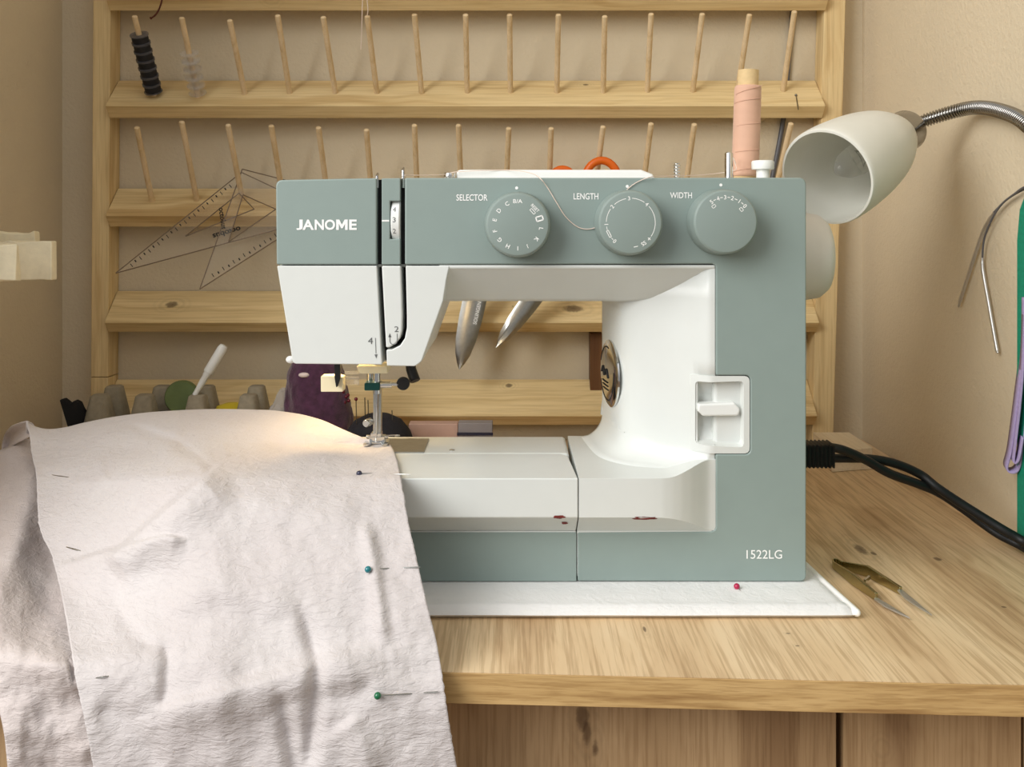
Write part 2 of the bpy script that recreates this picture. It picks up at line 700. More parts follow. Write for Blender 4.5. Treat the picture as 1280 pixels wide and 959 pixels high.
def lx(py):
    return 138 + (134.5 - 138) * (py + 10) / 566


def post(pxa, pxb, ya, yb):
    bm = BM()
    za, zb = PZ(ya, YF), PZ(yb, YF)
    lo = [(PX(pxa(yb), YF), YF), (PX(pxb(yb), YF), YF), (PX(pxb(yb), YF), WB - .0005), (PX(pxa(yb), YF), WB - .0005)]
    hi = [(PX(pxa(ya), YF), YF), (PX(pxb(ya), YF), YF), (PX(pxb(ya), YF), WB - .0005), (PX(pxa(ya), YF), WB - .0005)]
    A = [bm.verts.new((p[0], p[1], zb)) for p in lo]
    B = [bm.verts.new((p[0], p[1], za)) for p in hi]
    bm.faces.new(A[::-1]); bm.faces.new(B)
    for i in range(4):
        bm.faces.new((A[i], A[(i + 1) % 4], B[(i + 1) % 4], B[i]))
    return obj('post', bm, M_pineZ, rack, bevel=.0008, seg=2)


ybot = CY + (ZC - DESK) * FPX / YF
post(lambda y: lx(y) - 21.5, lx, -60, 471.5)
post(lambda y: lx(y) - 21.5, lx, 472.3, ybot - .3)
post(rx, lambda y: rx(y) + 26.5, -60, ybot - .3)
bm = BM(); box(bm, PX(737, 1.136), PX(752, 1.136), 1.128, WB - .0005, PZ(528, 1.136), PZ(416, 1.136)); obj('shaded_strut', bm, M_shaded_strut, rack, bevel=.0006)  # thin strip coloured dark to carry the shade seen in the opening

SHELF = []                       # (ridge z) and face of every tilted shelf
TILT = math.radians(44)
ca, sa = math.cos(TILT), math.sin(TILT)
for (ytop, W, T) in ((-32, .054, .0185), (100.5, .052, .0185), (235.5, .049, .0185), (363.5, .051, .0175), (474, .054, .0185)):
    zt = PZ(ytop, 1.14)
    A = Vector((1.14, zt))
    R = A + Vector((-ca, -sa)) * W          # ridge
    B = R + Vector((sa, -ca)) * T
    C = A + Vector((sa, -ca)) * T
    bm = BM()
    pts = [(A.x, A.y), (R.x, R.y), (B.x, B.y), (C.x, C.y)]
    # trim whatever would pass into the wall
    pts = [(min(p[0], WB - .0066), p[1]) for p in pts]
    prism(bm, pts, PX(lx(ytop), YF) + .0006, PX(rx(ytop), YF) - .0006, 'X')
    obj('shelf_board', bm, M_pineX, rack, bevel=.0009, seg=2)
    SHELF.append((A, R))

PEGS = {}


def on_face(k, py):
    """depth of the point of shelf k's sloping face that the line through py meets"""
    A, R = SHELF[k]
    best = None
    for i in range(200):
        q = A + (R - A) * (i / 199)
        y = CY - (q.y - ZC) / q.x * FPX
        if best is None or abs(y - py) < best[0]:
            best = (abs(y - py), q.x)
    return best[1]


rowA = [(193, 119, 168, 20), (248, 121, 227, 22), (306, 117, 287, 25), (362, 116, 347, 19), (419, 116, 404, 21), (471, 116, 459, 20),
        (527, 116, 518, 18), (584, 115, 582, 18), (638, 115, 637, 18), (696, 115, 698, 18), (754, 115, 756, 20), (809, 114, 814, 17),
        (866, 114, 878, 17), (922, 114, 937, 18), (979, 113, 993, 14)]
rowB = [(190, 251, 171, 159), (246, 250, 227, 152), (303, 250, 285, 156), (354, 250, 339, 157), (410, 250, 398, 159), (465, 250, 458, 162),
        (522, 250, 518, 156), (577, 250, 573, 156), (632, 250, 636, 160), (686, 250, 689, 160), (742, 250, 754, 158), (802, 250, 814, 154),
        (855, 250, 868, 155), (911, 249, 928, 156), (967, 248, 989, 154)]
for row, k in ((rowA, 1), (rowB, 2)):
    for i, (bx, by, tx, ty) in enumerate(row):
        Y = on_face(k, by)
        b = P(bx, by, Y)
        t = P(tx, ty, Y - .056)
        d = (t - b).normalized()
        bm = BM()
        L = (t - b).length
        lathe(bm, [(.0033, -.006), (.0032, L - .0008), (.0025, L)], b, d, 14)
        obj('peg', bm, M_peg, rack)
        PEGS[(k, i)] = (b, d, L)

# bobbins on the first two pegs of the upper row
nth = ['topmost', 'second from top', 'third from top', 'fourth from top', 'fifth from top', 'sixth from top', 'lowest']


def bobbin(peg, s, R, H, label, group, dark):
    b, d, L = peg
    c = b + d * s
    root = empty('bobbin', c, label, 'bobbin', group)
    for h in (0, H - .0012):
        bm = BM()
        lathe(bm, [(.0036, h), (R, h), (R * 1.0, h + .0012), (.0036, h + .0012)], c, d, 28, closed=True)
        obj('flange', bm, M_smoke if dark else M_clear, root)
    bm = BM()
    lathe(bm, [(.0036, .0013), (R * (.86 if dark else .42), .0013), (R * (.9 if dark else .42), H / 2), (R * (.86 if dark else .42), H - .0013), (.0036, H - .0013)], c, d, 24, closed=True)
    obj('thread_winding' if dark else 'core', bm, M_blackthread if dark else M_clear, root)


M_smoke = glassy('smoky_clear_plastic', (0.16, 0.16, 0.18, 1), 0.1, 0.2, 0.7)
for i in range(7):
    bobbin(PEGS[(1, 0)], .0045 + (6 - i) * .0105, .0106, .0102, 'bobbin of black thread, ' + nth[i] + ' of seven stacked on the far left peg', 'black thread bobbins on the far left peg', True)
nth5 = ['topmost', 'second from top', 'middle', 'second lowest', 'lowest']
for i in range(5):
    bobbin(PEGS[(1, 1)], .0045 + (4 - i) * .0105, .0106, .0102, 'empty clear bobbin, ' + nth5[i] + ' of five on the second peg', 'empty clear bobbins on the second peg', False)

# set squares hanging on the third peg of the lower row


def sqY(py):
    return 1.1135 - (py - 243) * .00056


def set_square(outer, hole, mark, label, off, ticks):
    root_pts = [P(x, y, sqY(y) - off) for x, y in outer]
    root = empty('set_square', min(root_pts, key=lambda p: p.z), label, 'set square', 'clear set squares on the rack')
    bm = BM()
    nrm = (root_pts[1] - root_pts[0]).cross(root_pts[2] - root_pts[0]).normalized()
    if nrm.y > 0:
        nrm = -nrm
    th = nrm * .0018
    o1 = [bm.verts.new(p) for p in root_pts]
    o2 = [bm.verts.new(p + th) for p in root_pts]
    hp = [P(x, y, sqY(y) - off) for x, y in hole]
    h1 = [bm.verts.new(p) for p in hp]
    h2 = [bm.verts.new(p + th) for p in hp]
    for i in range(3):
        j = (i + 1) % 3
        bm.faces.new((o1[i], o1[j], h1[j], h1[i]))
        bm.faces.new((o2[i], o2[j], h2[j], h2[i]))
        bm.faces.new((o1[i], o1[j], o2[j], o2[i]))
        bm.faces.new((h1[i], h1[j], h2[j], h2[i]))
    pl = obj('plate', bm, M_ruler, root, smooth=0)
    bm = BM()
    for ring in (root_pts, hp):
        for i in range(3):
            tube(bm, [ring[i] + th * .5, ring[(i + 1) % 3] + th * .5], .00065, 6)
    obj('rim', bm, M_rulerline, root)
    bm = BM()
    a, b = (Vector(outer[ticks[0]]), Vector(outer[ticks[1]]))
    c = sum((Vector(q) for q in outer), Vector((0, 0))) / 3
    inw = (b - a).orthogonal().normalized()
    if inw.dot(c - a) < 0:
        inw = -inw
    for i in range(3, 26):
        q = a + (b - a) * (i / 28)
        ln = 4.5 if i % 2 else 2.5
        p1 = q + inw * 3
        p2 = q + inw * (3 + ln)
        tube(bm, [P(p1.x, p1.y, sqY(p1.y) - off) + th * 1.05, P(p2.x, p2.y, sqY(p2.y) - off) + th * 1.05], .0005 if i % 2 else .0008, 5)
    obj('scale_marks', bm, M_slot, root)
    bm = BM()
    (mx, my, w, h, rot) = mark

    def mp(u, v):
        return P(u, -v, sqY(-v) - off) + th * 1.1
    text(bm, 'octobus', (mx - w / 2, mx + w / 2, -my - h / 2, -my + h / 2), mp, 0.03, rot)
    obj('lettering', bm, M_slot, root, smooth=0)


set_square([(145, 342), (302, 216), (415, 269)], [(232, 296), (299, 242), (318, 262)], (284, 292, 36, 7, math.radians(196)),
           'clear set square hanging on the rack with its long point at the left post', .0, (0, 1))
set_square([(250, 362), (303, 212), (432, 245)], [(286, 303), (304, 244), (345, 262)], (279, 274, 27, 7, math.radians(-82)),
           'clear set square hanging with one corner pointing straight down to the shelf', .0035, (0, 2))

# two pairs of scissors hanging on the rack behind the machine


def scissors(name, label, tip, piv, w, Y, ringpts, hmat, mark=False, half=0.5):
    tp, pv = P(tip[0], tip[1], Y), P(piv[0], piv[1], Y)
    root = empty(name, tp, label, 'scissors', 'scissors hanging on the rack')
    ax = (pv - tp).normalized()
    side = Vector((0, 1, 0)).cross(ax).normalized()
    L = (pv - tp).length
    W = w * Y / FPX
    nY = Vector((0, -1, 0))
    # two closed blades, each with a bevelled edge
    for sgn, dz in ((-1, 0.0), (1, .0022)):
        bm = BM()
        prof = [(0, .01), (.06, .30), (.16, .62), (.32, .86), (.55, .98), (1.0, 1.0)]
        secs = []
        for (t, k) in prof:
            c = tp + ax * (L * t) + nY * dz
            a = side * (sgn * W * half * k)
            r = side * (sgn * W * .10 * -k)
            secs.append([bm.verts.new(c + r + nY * 0.0), bm.verts.new(c + r + nY * .0018), bm.verts.new(c + a * .45 + nY * .0022), bm.verts.new(c + a), ])
        for a, b in zip(secs, secs[1:]):
            for i in range(4):
                bm.faces.new((a[i], a[(i + 1) % 4], b[(i + 1) % 4], b[i]))
        bm.faces.new(secs[0]); bm.faces.new(secs[-1][::-1])
        bl = obj('blade', bm, M_steel, root, smooth=25)
        if mark and sgn == 1:
            bm = BM()
            u0 = tp + ax * (L * .62) + nY * .0046 + side * (W * .22)
            text(bm, 'SOLINGEN', (-.0135, .0135, -.0022, .0022), lambda u, v: u0 + ax * u - side * v, 0.02)
            obj('engraving', bm, M_ink, bl, smooth=0)
    bm = BM()
    lathe(bm, [(.0036, -.001), (.0036, .005), (.003, .0056)], pv, nY, 20)
    obj('pivot_screw', bm, M_dsteel, root)
    for i, (rxp, ryp, rr) in enumerate(ringpts):
        c = P(rxp, ryp, Y - (.002 if i else 0))
        bm = BM()
        ring = [c + Vector((math.cos(t), 0, math.sin(t) * 1.25)) * (rr * Y / FPX) for t in [2 * math.pi * k / 28 for k in range(29)]]
        tube(bm, ring, .0048, 10, cap=False)
        end = c + (pv - c).normalized() * (rr * Y / FPX * 1.05)
        tube(bm, [end, end.lerp(pv, .5), pv + ax * -.006], [.0045, .0042, .0036], 10)
        obj('handle', bm, hmat, root)
    return root


scissors('scissors', 'steel scissors hanging points down in the machine opening, broad lettered blade', (574, 462), (600, 345), 30, 1.086,
         [(608, 258, 17), (638, 258, 17)], M_black, True)
scissors('scissors', 'orange handled steel scissors hanging behind the machine, blades slanting right', (620, 434), (692, 338), 22, 1.083,
         [(703, 233, 17), (752, 227, 21)], M_orange, False, .55)

# cable behind the rack, threads hanging at the top
bm = BM(); tube(bm, spline([P(991, -30, 1.1436), P(991, 10, 1.1436), P(987, 60, 1.1436), P(983, 110, 1.1436), P(979, 150, 1.1436), P(972, 190, 1.1436), P(963, 240, 1.1436), P(958, 330, 1.1436), P(956, 545, 1.1436)]), .0030, 10)
tag(obj('cable', bm, M_gcable), 'dark grey cable running down the wall behind the rack', 'cable')
bm = BM(); tube(bm, spline([P(205, -14, 1.092), P(202, 2, 1.090), P(198, 13, 1.090), P(193, 20, 1.091), P(188, 23, 1.092)]), [.001] * 45 + [.0016] * 4, 6)
tag(obj('thread_end', bm, M_brown), 'short red brown thread end hanging over the top shelf', 'thread')
bm = BM()
tube(bm, spline([P(455, -20, 1.086), P(453, 5, 1.085), P(452, 40, 1.086), P(451, 62, 1.088)]), .0005, 5)
tube(bm, spline([P(460, -20, 1.086), P(459, 0, 1.085), P(460, 12, 1.084), P(459, 19, 1.062 + .001)]), .0005, 5)
tag(obj('loose_thread', bm, M_threadw), 'fine pale thread hanging from the top shelf beside a peg', 'thread')
bm = BM()
tube(bm, [P(995, 119, on_face(1, 119) - .0006), P(998, 137, on_face(1, 133) - .006)], .0006, 6)
ball(bm, P(995, 119, on_face(1, 119) - .0012), .0016, 8)
tag(obj('nail', bm, M_dsteel), 'small dark nail at the right end of the upper peg shelf', 'nail')

# ------------------------------------------------------------------ quilted mat under the machine
MT = .758
bm = BM()
x0, x1 = -.215, PX(1072, .6235)
nx, ny = 90, 50
rows = []
for lay in (0, 1):
    for j in range(ny + 1):
        row = []
        for i in range(nx + 1):
            u, v = i / nx, j / ny
            y = .6225 + v * .235
            xr = x1 + (y - .6225) * (-.075) - (.0015 if v > .05 else 0)
            x = x0 + u * (xr - x0)
            e = min(u * (xr - x0), (1 - u) * (xr - x0), v * .235, (1 - v) * .235)
            k = min(1.0, e / .006)
            k = math.sqrt(max(0, 1 - (1 - k) ** 2))
            h = MT - DESK
            pz = DESK + h * .42
            if lay:
                z = pz + (h * .58) * k
                if y < .667 and k > .9:
                    z += .0009 * noise.noise(Vector((x * 60, y * 60, 1)))
                if abs(y - .6385) < .002:
                    z -= .0008
                z = min(z, MT)
            else:
                z = pz - (h * .42) * k + .00005
            y2 = y + (0.0016 * noise.noise(Vector((x * 14, 3, 2))) if v < .02 else 0)
            row.append(bm.verts.new((x, y2, z)))
        rows.append(row)
top, bot = rows[ny + 1:], rows[:ny + 1]
grid_faces(bm, top)
grid_faces(bm, [r[::-1] for r in bot])
bmesh.ops.remove_doubles(bm, verts=bm.verts, dist=1e-6)
quilt = empty('quilted_mat', (0, .74, DESK), 'white quilted fabric mat under the sewing machine', 'mat')
obj('pad', bm, M_mat, quilt, smooth=60)
bm = BM()
tube(bm, spline([(x1 + .0008, .6228, .7535), (x1 - .0018, .636, .7548), (x1 - .0062, .68, .7552), (x1 - .0095, .73, .755)]), [.0003, .0014, .0021, .0024] + [.0027] * 32 + [.002], 10)
obj('binding', bm, M_binding, quilt)

# ------------------------------------------------------------------ sewing machine
BEDF = .650
BED = ZC - .1783
FLOORC = ZC - .2057              # top of the chamfer under the bed front
LEDGE = ZC - .221
BOT = MT
mach = empty('sewing_machine', (.02, .75, MT), 'grey and white electric sewing machine standing on the white quilted mat', 'sewing machine')
SH = FY + .0075                   # front of the shell behind the covers

# grey covers
bm = BM(); prism(bm, Fpoly([(344.5, 225, 9), (471, 222.6), (471, 331), (345.5, 331)]), FY, SH + .004, 'Y')
fc = obj('face_cover', bm, M_grey, mach, bevel=.0012)
bm = BM(); prism(bm, Fpoly([(477, 223), (500.5, 222.6), (500.5, 251.5), (487.5, 251.5), (487.5, 299), (500.5, 299), (500.5, 331), (477, 331)]), FY, SH + .004, 'Y')
lc = obj('lever_cover', bm, M_grey, mach, bevel=.0008)
bm = BM(); prism(bm, Fpoly([(506, 222.4), (1008, 222, 10), (1008, 727.5, 9), (722, 727), (722, 665.8), (895, 664.5, 8), (895, 568), (938, 568, 7), (938, 469.5, 7), (895, 469.5), (895, 330, 6), (506, 331)]), FY, SH + .004, 'Y')
front = obj('front_cover', bm, M_grey, mach, bevel=.0012)
# upper white shell, from head to column
bm = BM(); prism(bm, Fpoly([(342.8, 224, 9), (1009, 221.5, 10), (1009, 335), (345, 335)]), SH, .800, 'Y')
obj('upper_shell', bm, M_white, mach, bevel=.003)
# column shell behind the grey column
bm = BM(); prism(bm, Fpoly([(895, 331), (1009, 331), (1009, 728, 9), (895, 728)]), SH, .7805, 'Y')
obj('column_shell', bm, M_white, mach, bevel=.003)
# head, white lower part: three covers with the thread slots between, shell behind
bm = BM(); prism(bm, Fpoly([(346, 332.3), (471, 332.3), (477.5, 456, 2), (366, 455, 6)]), FY, .690, 'Y')
obj('face_cover_lower', bm, M_white, mach, bevel=.0015)
bm = BM(); prism(bm, Fpoly([(477, 332.3), (501, 332.3), (503, 395), (502.5, 413), (500, 423), (494, 430), (487, 434.5), (482.5, 435)]), FY, .690, 'Y')
obj('lever_cover_lower', bm, M_white, mach, bevel=.0012)
bm = BM(); prism(bm, Fpoly([(507, 332.3), (562, 332.3), (558, 350, 8), (554, 376), (527, 452, 8), (519, 458, 6), (483.5, 457.5, 2), (482.8, 437.5), (490, 437), (500, 432), (506, 423), (508.5, 410), (508.5, 395)]), FY, .690, 'Y')
obj('head_cover', bm, M_white, mach, bevel=.003)
bm = BM(); prism(bm, Fpoly([(347, 331), (560, 331), (554, 376), (526, 452), (519, 457.5), (367, 455)]), .6895, .805, 'Y')
obj('head_shell', bm, M_white, mach, bevel=.002)
# black thread slots
bm = BM()
yb = SH - .0008
strip_xz(bm, [F(474, 224), F(474, 331)], .0042, yb)
strip_xz(bm, [F(503.5, 224), F(503.5, 331)], .0042, yb)
yb2 = .6885
strip_xz(bm, [F(474, 331), F(480.8, 455.5)], .0046, yb2)
strip_xz(bm, [F(504, 331), F(505.5, 395), F(505, 414), F(503, 425), F(497, 432), (F(489, 436)), F(482, 437)], .0048, yb2)
ext = bmesh.ops.extrude_face_region(bm, geom=list(bm.faces))
for v in ext['geom']:
    if isinstance(v, bmesh.types.BMVert):
        v.co.y += .0012
obj('thread_slot', bm, M_slot, mach, smooth=0, label='black thread slots in the head')
# tension wheel
bm = BM()
cW = (PX(488.5, FY), .6862, PZ(276, FY))
lathe(bm, [(.0188, 0), (.0198, .0008), (.0198, .0058), (.0188, .0066)], cW, (1, 0, 0), 72, wob=lambda k, h: 1.0 + (.006 if (k % 2 and h > .004) else 0))
wheel = obj('tension_wheel', bm, M_white2, mach, smooth=20)
bm = BM()
for i, a in enumerate((24, 2, -22)):
    t = math.radians(a)
    c = Vector((cW[0] + .0026, cW[1] - .0199 * math.cos(t), cW[2] + .0199 * math.sin(t)))
    e = Vector((0, math.sin(t), math.cos(t)))
    text(bm, str(4 - i), (-.0011, .0011, -.0018, .0018), lambda u, v: c + Vector((u, 0, 0)) + e * v)
obj('numerals', bm, M_inkd, wheel, smooth=0)
bm = BM(); strip_xz(bm, [F(477.5, 275.5), F(486.5, 275.5)], .0006, FY - .0002); strip_xz(bm, [F(477.5, 276.6), F(486.5, 276.6)], .0005, FY - .0002)
obj('tension_mark', bm, M_ink, lc, smooth=0)
# thread guides in the slots
for (px, yt) in ((471.5, 217), (504.0, 210)):
    bm = BM()
    tube(bm, [P(px, 235, FY + .004), P(px, yt + 3, FY + .004), P(px + 1, yt, FY + .006)], [.0012, .0013, .0008], 8)
    obj('thread_guide', bm, M_chrome, mach)

# arm: chamfered white face above the opening
bm = BM()
zr = PZ(331.5, FY)
arm = [(FY + .0005, zr), (FY + .0005, PZ(335.5, FY)), (FY + .004, PZ(338.5, FY + .004)), (.6955, PZ(373, .6955)), (.702, PZ(376.5, .702)), (.78, PZ(376.5, .702)), (.785, zr)]
prism(bm, arm, PX(548, FY), PX(894.3, FY), 'X')
obj('arm_face', bm, M_white, mach, bevel=.001, smooth=50)

BC = [(.0466, .650), (.098, .650), (.106, .6505), (.113, .6520), (.120, .6545), (.127, .6582), (.133, .6622), (.138, .6658), (.142, .6682), (.1468, .6690)]


def bedfront(x):
    if x <= BC[0][0]:
        return BC[0][1]
    for (a, b), (c, d) in zip(BC, BC[1:]):
        if x <= c:
            return b + (d - b) * (x - a) / (c - a)
    return BC[-1][1]


def bedrise(x):
    t = max(0.0, min(1.0, (x - .108) / .034))
    return .0085 * t * t * (3 - 2 * t)


# column: swept face between the opening and the grey column
sec = [(.1467, .6692), (.1435, .6694), (.1412, .6702), (.1385, .6722), (.132, .6772), (.124, .6832), (.115, .689), (.106, .6942), (.098, .699), (.091, .7045), (.0868, .7098), (.0837, .7163), (.0817, .7245), (.0800, .736), (.0783, .752), (.0770, .765), (.0757, .7805)]
XH = PX(871.5, .6757)
sec = [(p.x, p.y) for p in spline([Vector((a, b, 0)) for a, b in sec], 3)]
k = min(range(len(sec)), key=lambda i: abs(sec[i][0] - XH))
sec[k] = (XH, sec[k][1] + 0.0)
nrm2 = []
for i in range(len(sec)):
    a = Vector(sec[max(0, i - 1)]); b = Vector(sec[min(len(sec) - 1, i + 1)])
    d = (b - a).normalized()
    nrm2.append(Vector((-d.y, d.x)))
ztop = PZ(376.5, .702) + .004
rings = []
zl = []
NB = 12
for k in range(NB + 1):
    zl.append(('b', k / NB))
ZH0, ZH1 = PZ(557.5, FY), PZ(478, FY)
for zz in (ZH0, ZH0 + .012, (ZH0 + ZH1) / 2, ZH1 - .012, ZH1, ZH1 + .015, ZH1 + .03, ZH1 + .045):
    zl.append(('m', zz))
for k in range(NB + 1):
    zl.append(('t', k / NB))
RB, RT = .020, .012
bm = BM()
for (kind, t) in zl:
    ring = []
    for i, (x, y) in enumerate(sec):
        free = min(1.0, max(0.0, (.146 - x) / .03))
        zb = BED - .0004 + bedrise(x)
        zt = ztop if True else 0
        n = nrm2[i]
        o = 0.0
        if kind == 'b':
            rbx = RB - .011 * max(0.0, min(1.0, (x - .10) / .035))
            z = None
            o = (rbx - math.sqrt(max(0, rbx * rbx - (rbx - rbx * t) ** 2))) * free 
        elif kind == 'm':
            z = t
        else:
            z = zt - RT + RT * t
            o = (RT - math.sqrt(max(0, RT * RT - (RT * t) ** 2))) * min(1.0, max(0.0, (.0905 - x) / .007))
        q = Vector((x, y)) + n * o
        if z is None:
            z = BED - .0004 + bedrise(q.x) * (1 - t) + bedrise(x) * t + rbx * t
        lim = max(.6500, bedfront(q.x) + .0012)
        if kind != 'b':
            lim = .6692
        ring.append(bm.verts.new((q.x, min(max(q.y, lim), .7805), z)))
    rings.append(ring)
for a, b in zip(rings, rings[1:]):
    hole = ZH0 - 1e-5 <= a[0].co.z and b[0].co.z <= ZH1 + 1e-5
    for i in range(len(a) - 1):
        if hole and a[i + 1].co.x >= XH - 1e-5:
            continue
        bm.faces.new((a[i], a[i + 1], b[i + 1], b[i]))
# top of the column face up behind the arm, and closing faces
upz = PZ(333, FY)
lastr = rings[-1]
cap = [bm.verts.new((sec[i][0], sec[i][1], upz)) for i in range(len(sec))]
for i in range(len(cap) - 1):
    bm.faces.new((lastr[i], lastr[i + 1], cap[i + 1], cap[i]))
colf = obj('column_face', bm, M_white, mach, smooth=60)
m = colf.modifiers.new('solid', 'SOLIDIFY'); m.thickness = .0015; m.offset = -1 if True else 1

# oval chrome badge on the side of the column
zc_b = PZ(466.5, .743)
bm = BM()
NBG = 48
ringsB = []


def wallx(y):
    return .0817 + (.0757 - .0817) * (y - .7245) / (.7805 - .7245) - .0003


def bx(k, i):
    return wallx(.7430 + .0315 * k * math.cos(2 * math.pi * i / NBG))


for (k, h) in ((1.0, 0.0), (1.0, .0014), (.94, .0024), (.80, .0034), (.5, .0046), (.2, .0052)):
    ringsB.append([bm.verts.new((bx(k, i) - h, .7430 + .0315 * k * math.cos(2 * math.pi * i / NBG), zc_b + .0266 * k * math.sin(2 * math.pi * i / NBG))) for i in range(NBG)])
for a, b in zip(ringsB, ringsB[1:]):
    for i in range(NBG):
        bm.faces.new((a[i], a[(i + 1) % NBG], b[(i + 1) % NBG], b[i]))
bm.faces.new(ringsB[-1]); bm.faces.new(ringsB[0][::-1])
badge = obj('badge', bm, M_chrome, mach, smooth=50, label='oval chrome badge')
bm = BM()
def bp(u, v):
    k = math.hypot(u / .0315, v / .0272)
    h = .0014 + .0040 * (1 - min(1, k) ** 2)
    return Vector((wallx(.7430 + u) - h - .0003, .7430 + u, zc_b + v))
for (a0, a1, rr) in ((200, 340, .78), (20, 110, .78)):
    pts = [bp(.0315 * rr * math.cos(math.radians(a)), .0272 * rr * math.sin(math.radians(a))) for a in range(a0, a1, 6)]
    tube(bm, pts, .0006, 6)
for v in (-.006, -.009, -.012):
    tube(bm, [bp(u, v) for u in (-.010, -.004, .002, .008)], .00055, 6)
tube(bm, spline([bp(-.012, -.002), bp(-.006, .004), bp(0, -.001), bp(.006, .005), bp(.012, 0)], 4), .0008, 6)
tube(bm, spline([bp(-.020, -.012), bp(-.024, -.004), bp(-.025, .004)], 4), .0008, 6)
obj('emblem', bm, M_slot, badge)

# base: bed and concave recess wall right of the seam
SEAM = .0466
xs_ = [SEAM + .0003 + (.098 - SEAM) * k / 4 for k in range(4)] + [.098 + (.1468 - .098) * k / 24 for k in range(25)]
bm = BM()
ra, rb_, rc_, rd_, re_ = [], [], [], [], []
for x in xs_:
    yf = bedfront(x)
    k = max(0.0, (.669 - yf) / .019)
    ra.append(bm.verts.new((x, .7805, LEDGE)))
    rb_.append(bm.verts.new((x, .6688, LEDGE)))
    rc_.append(bm.verts.new((x, yf, LEDGE + (FLOORC - LEDGE) * k)))
    rd_.append(bm.verts.new((x, yf, BED + bedrise(x))))
    re_.append(bm.verts.new((x, .7805, BED + bedrise(x))))
for A, B in ((ra, rb_), (rb_, rc_), (rc_, rd_), (rd_, re_), (re_, ra)):
    for i in range(len(xs_) - 1):
        if A[i].co == B[i].co and A[i + 1].co == B[i + 1].co:
            continue
        bm.faces.new((A[i], A[i + 1], B[i + 1], B[i]))
bm.faces.new((ra[0], rb_[0], rc_[0], rd_[0], re_[0]))
obj('bed', bm, M_white, mach, bevel=.0012, smooth=28)
bm = BM(); box(bm, SEAM + .0003, .1468, FY + .0006, .7805, BOT + .004, LEDGE); obj('base_shell', bm, M_white, mach, bevel=.0008)
# free arm and its needle plate
bm = BM(); box(bm, -.150, SEAM - .002, .7213, .7805, BOT + .004, BED - .0002); obj('free_arm', bm, M_white, mach, bevel=.003)
bm = BM(); box(bm, PX(438, .745), PX(530, .723), .7235, .7690, BED - .001, BED + .0006)
npl = obj('needle_plate', bm, M_steel, mach, bevel=.0004, seg=2, label='steel needle plate')
bm = BM(); lathe(bm, [(.0022, 0), (.0022, .0006), (.0016, .0008)], (PX(565, .731), .731, BED - .0002), (0, 0, 1), 16); obj('plate_screw', bm, M_chrome, mach)
# extension table: lifts off, seam at its right end
bm = BM()
e1 = SEAM - .0003
base_pts = [(FY + .0008, LEDGE), (BEDF, FLOORC), (BEDF, BED), (.7125, BED), (.7206, BED), (.7206, LEDGE)]
ends = [(-.150,) * 6, (e1, e1, e1, e1 - .0030, e1 - .0085, e1 - .0085)]
A_ = [bm.verts.new((-.150, p[0], p[1])) for p in base_pts]
B_ = [bm.verts.new((x, p[0], p[1])) for x, p in zip(ends[1], base_pts)]
bm.faces.new(A_[::-1]); bm.faces.new(B_)
for i in range(6):
    bm.faces.new((A_[i], A_[(i + 1) % 6], B_[(i + 1) % 6], B_[i]))
box(bm, -.150, e1, FY + .0006, .7205, BOT + .004, LEDGE - .0002)
ext_t = obj('extension_table', bm, M_white, mach, bevel=.0009, smooth=28)
bm = BM(); prism(bm, Fpoly([(380, 665.8), (720.6, 665.8), (720.6, 727, 1), (380, 727, 6)]), FY, FY + .006, 'Y')
obj('table_front', bm, M_grey, ext_t, bevel=.0010, label='grey front of the extension table')


def bed_hit(px, py):
    t = (py - CY) / FPX
    # front face, then the chamfer below it
    Y = BEDF
    if t * BEDF > ZC - FLOORC:
        k = (t * BEDF - (ZC - FLOORC)) / ((FLOORC - LEDGE) - t * (FY - BEDF))
        Y = BEDF + (FY - BEDF) * min(1.0, k)
    return P(px, py, Y - .0003)


for (px, py, w, h, s, par) in ((699, 646.5, 15, 4, 3, ext_t), (706, 654, 8, 3, 5, ext_t), (806, 648, 30, 4, 9, mach)):
    bm = BM()
    vs = []
    for k in range(26):
        a = 2 * math.pi * k / 26
        r = 1 + .55 * noise.noise(Vector((math.cos(a) * 2, math.sin(a) * 2, s)))
        vs.append(bm.verts.new(bed_hit(px + w / 2 * r * math.cos(a), py + h / 2 * r * math.sin(a))))
    bm.faces.new(vs)
    obj('stain', bm, M_rust, par, smooth=0, label='dark red smudge')

# feed-reverse lever in its recess
def fr(px, py, dy):
    return (PX(px, FY + dy), PZ(py, FY + dy))
bm = BM()
out_p = Fpoly([(866, 470.3), (937.2, 470.3, 6.5), (937.2, 567.2, 6.5), (866, 567.2)])
in_p = Fpoly([(871.5, 478.5, 5), (930, 476.5, 5), (930, 559.5, 5), (871.5, 557, 5)])
def dyf(x):
    if x >= sec[0][0]:
        return FY + .0004
    for (xa, ya), (xb_, yb_) in zip(sec, sec[1:]):
        if xb_ <= x <= xa:
            return ya + (yb_ - ya) * (xa - x) / max(1e-9, xa - xb_) - .0009
    return FY + .008
N1 = 64
def resample(poly, n):
    pts = [Vector(p) for p in poly]
    c = Vector((PX(900, FY), PZ(518, FY)))
    res = []
    for k in range(n):
        a = 2 * math.pi * k / n
        d = Vector((math.cos(a), math.sin(a)))
        best = None
        for i in range(len(pts)):
            p, q = pts[i], pts[(i + 1) % len(pts)]
            e = q - p
            den = d.x * e.y - d.y * e.x
            if abs(den) < 1e-12:
                continue
            w = p - c
            t = (w.x * e.y - w.y * e.x) / den
            s = (w.x * d.y - w.y * d.x) / den
            if t > 0 and -1e-6 <= s <= 1 + 1e-6 and (best is None or t > best):
                best = t
        res.append(c + d * best)
    return res
N1 = 120
o_r = resample(out_p, N1); i_r = resample(in_p, N1)
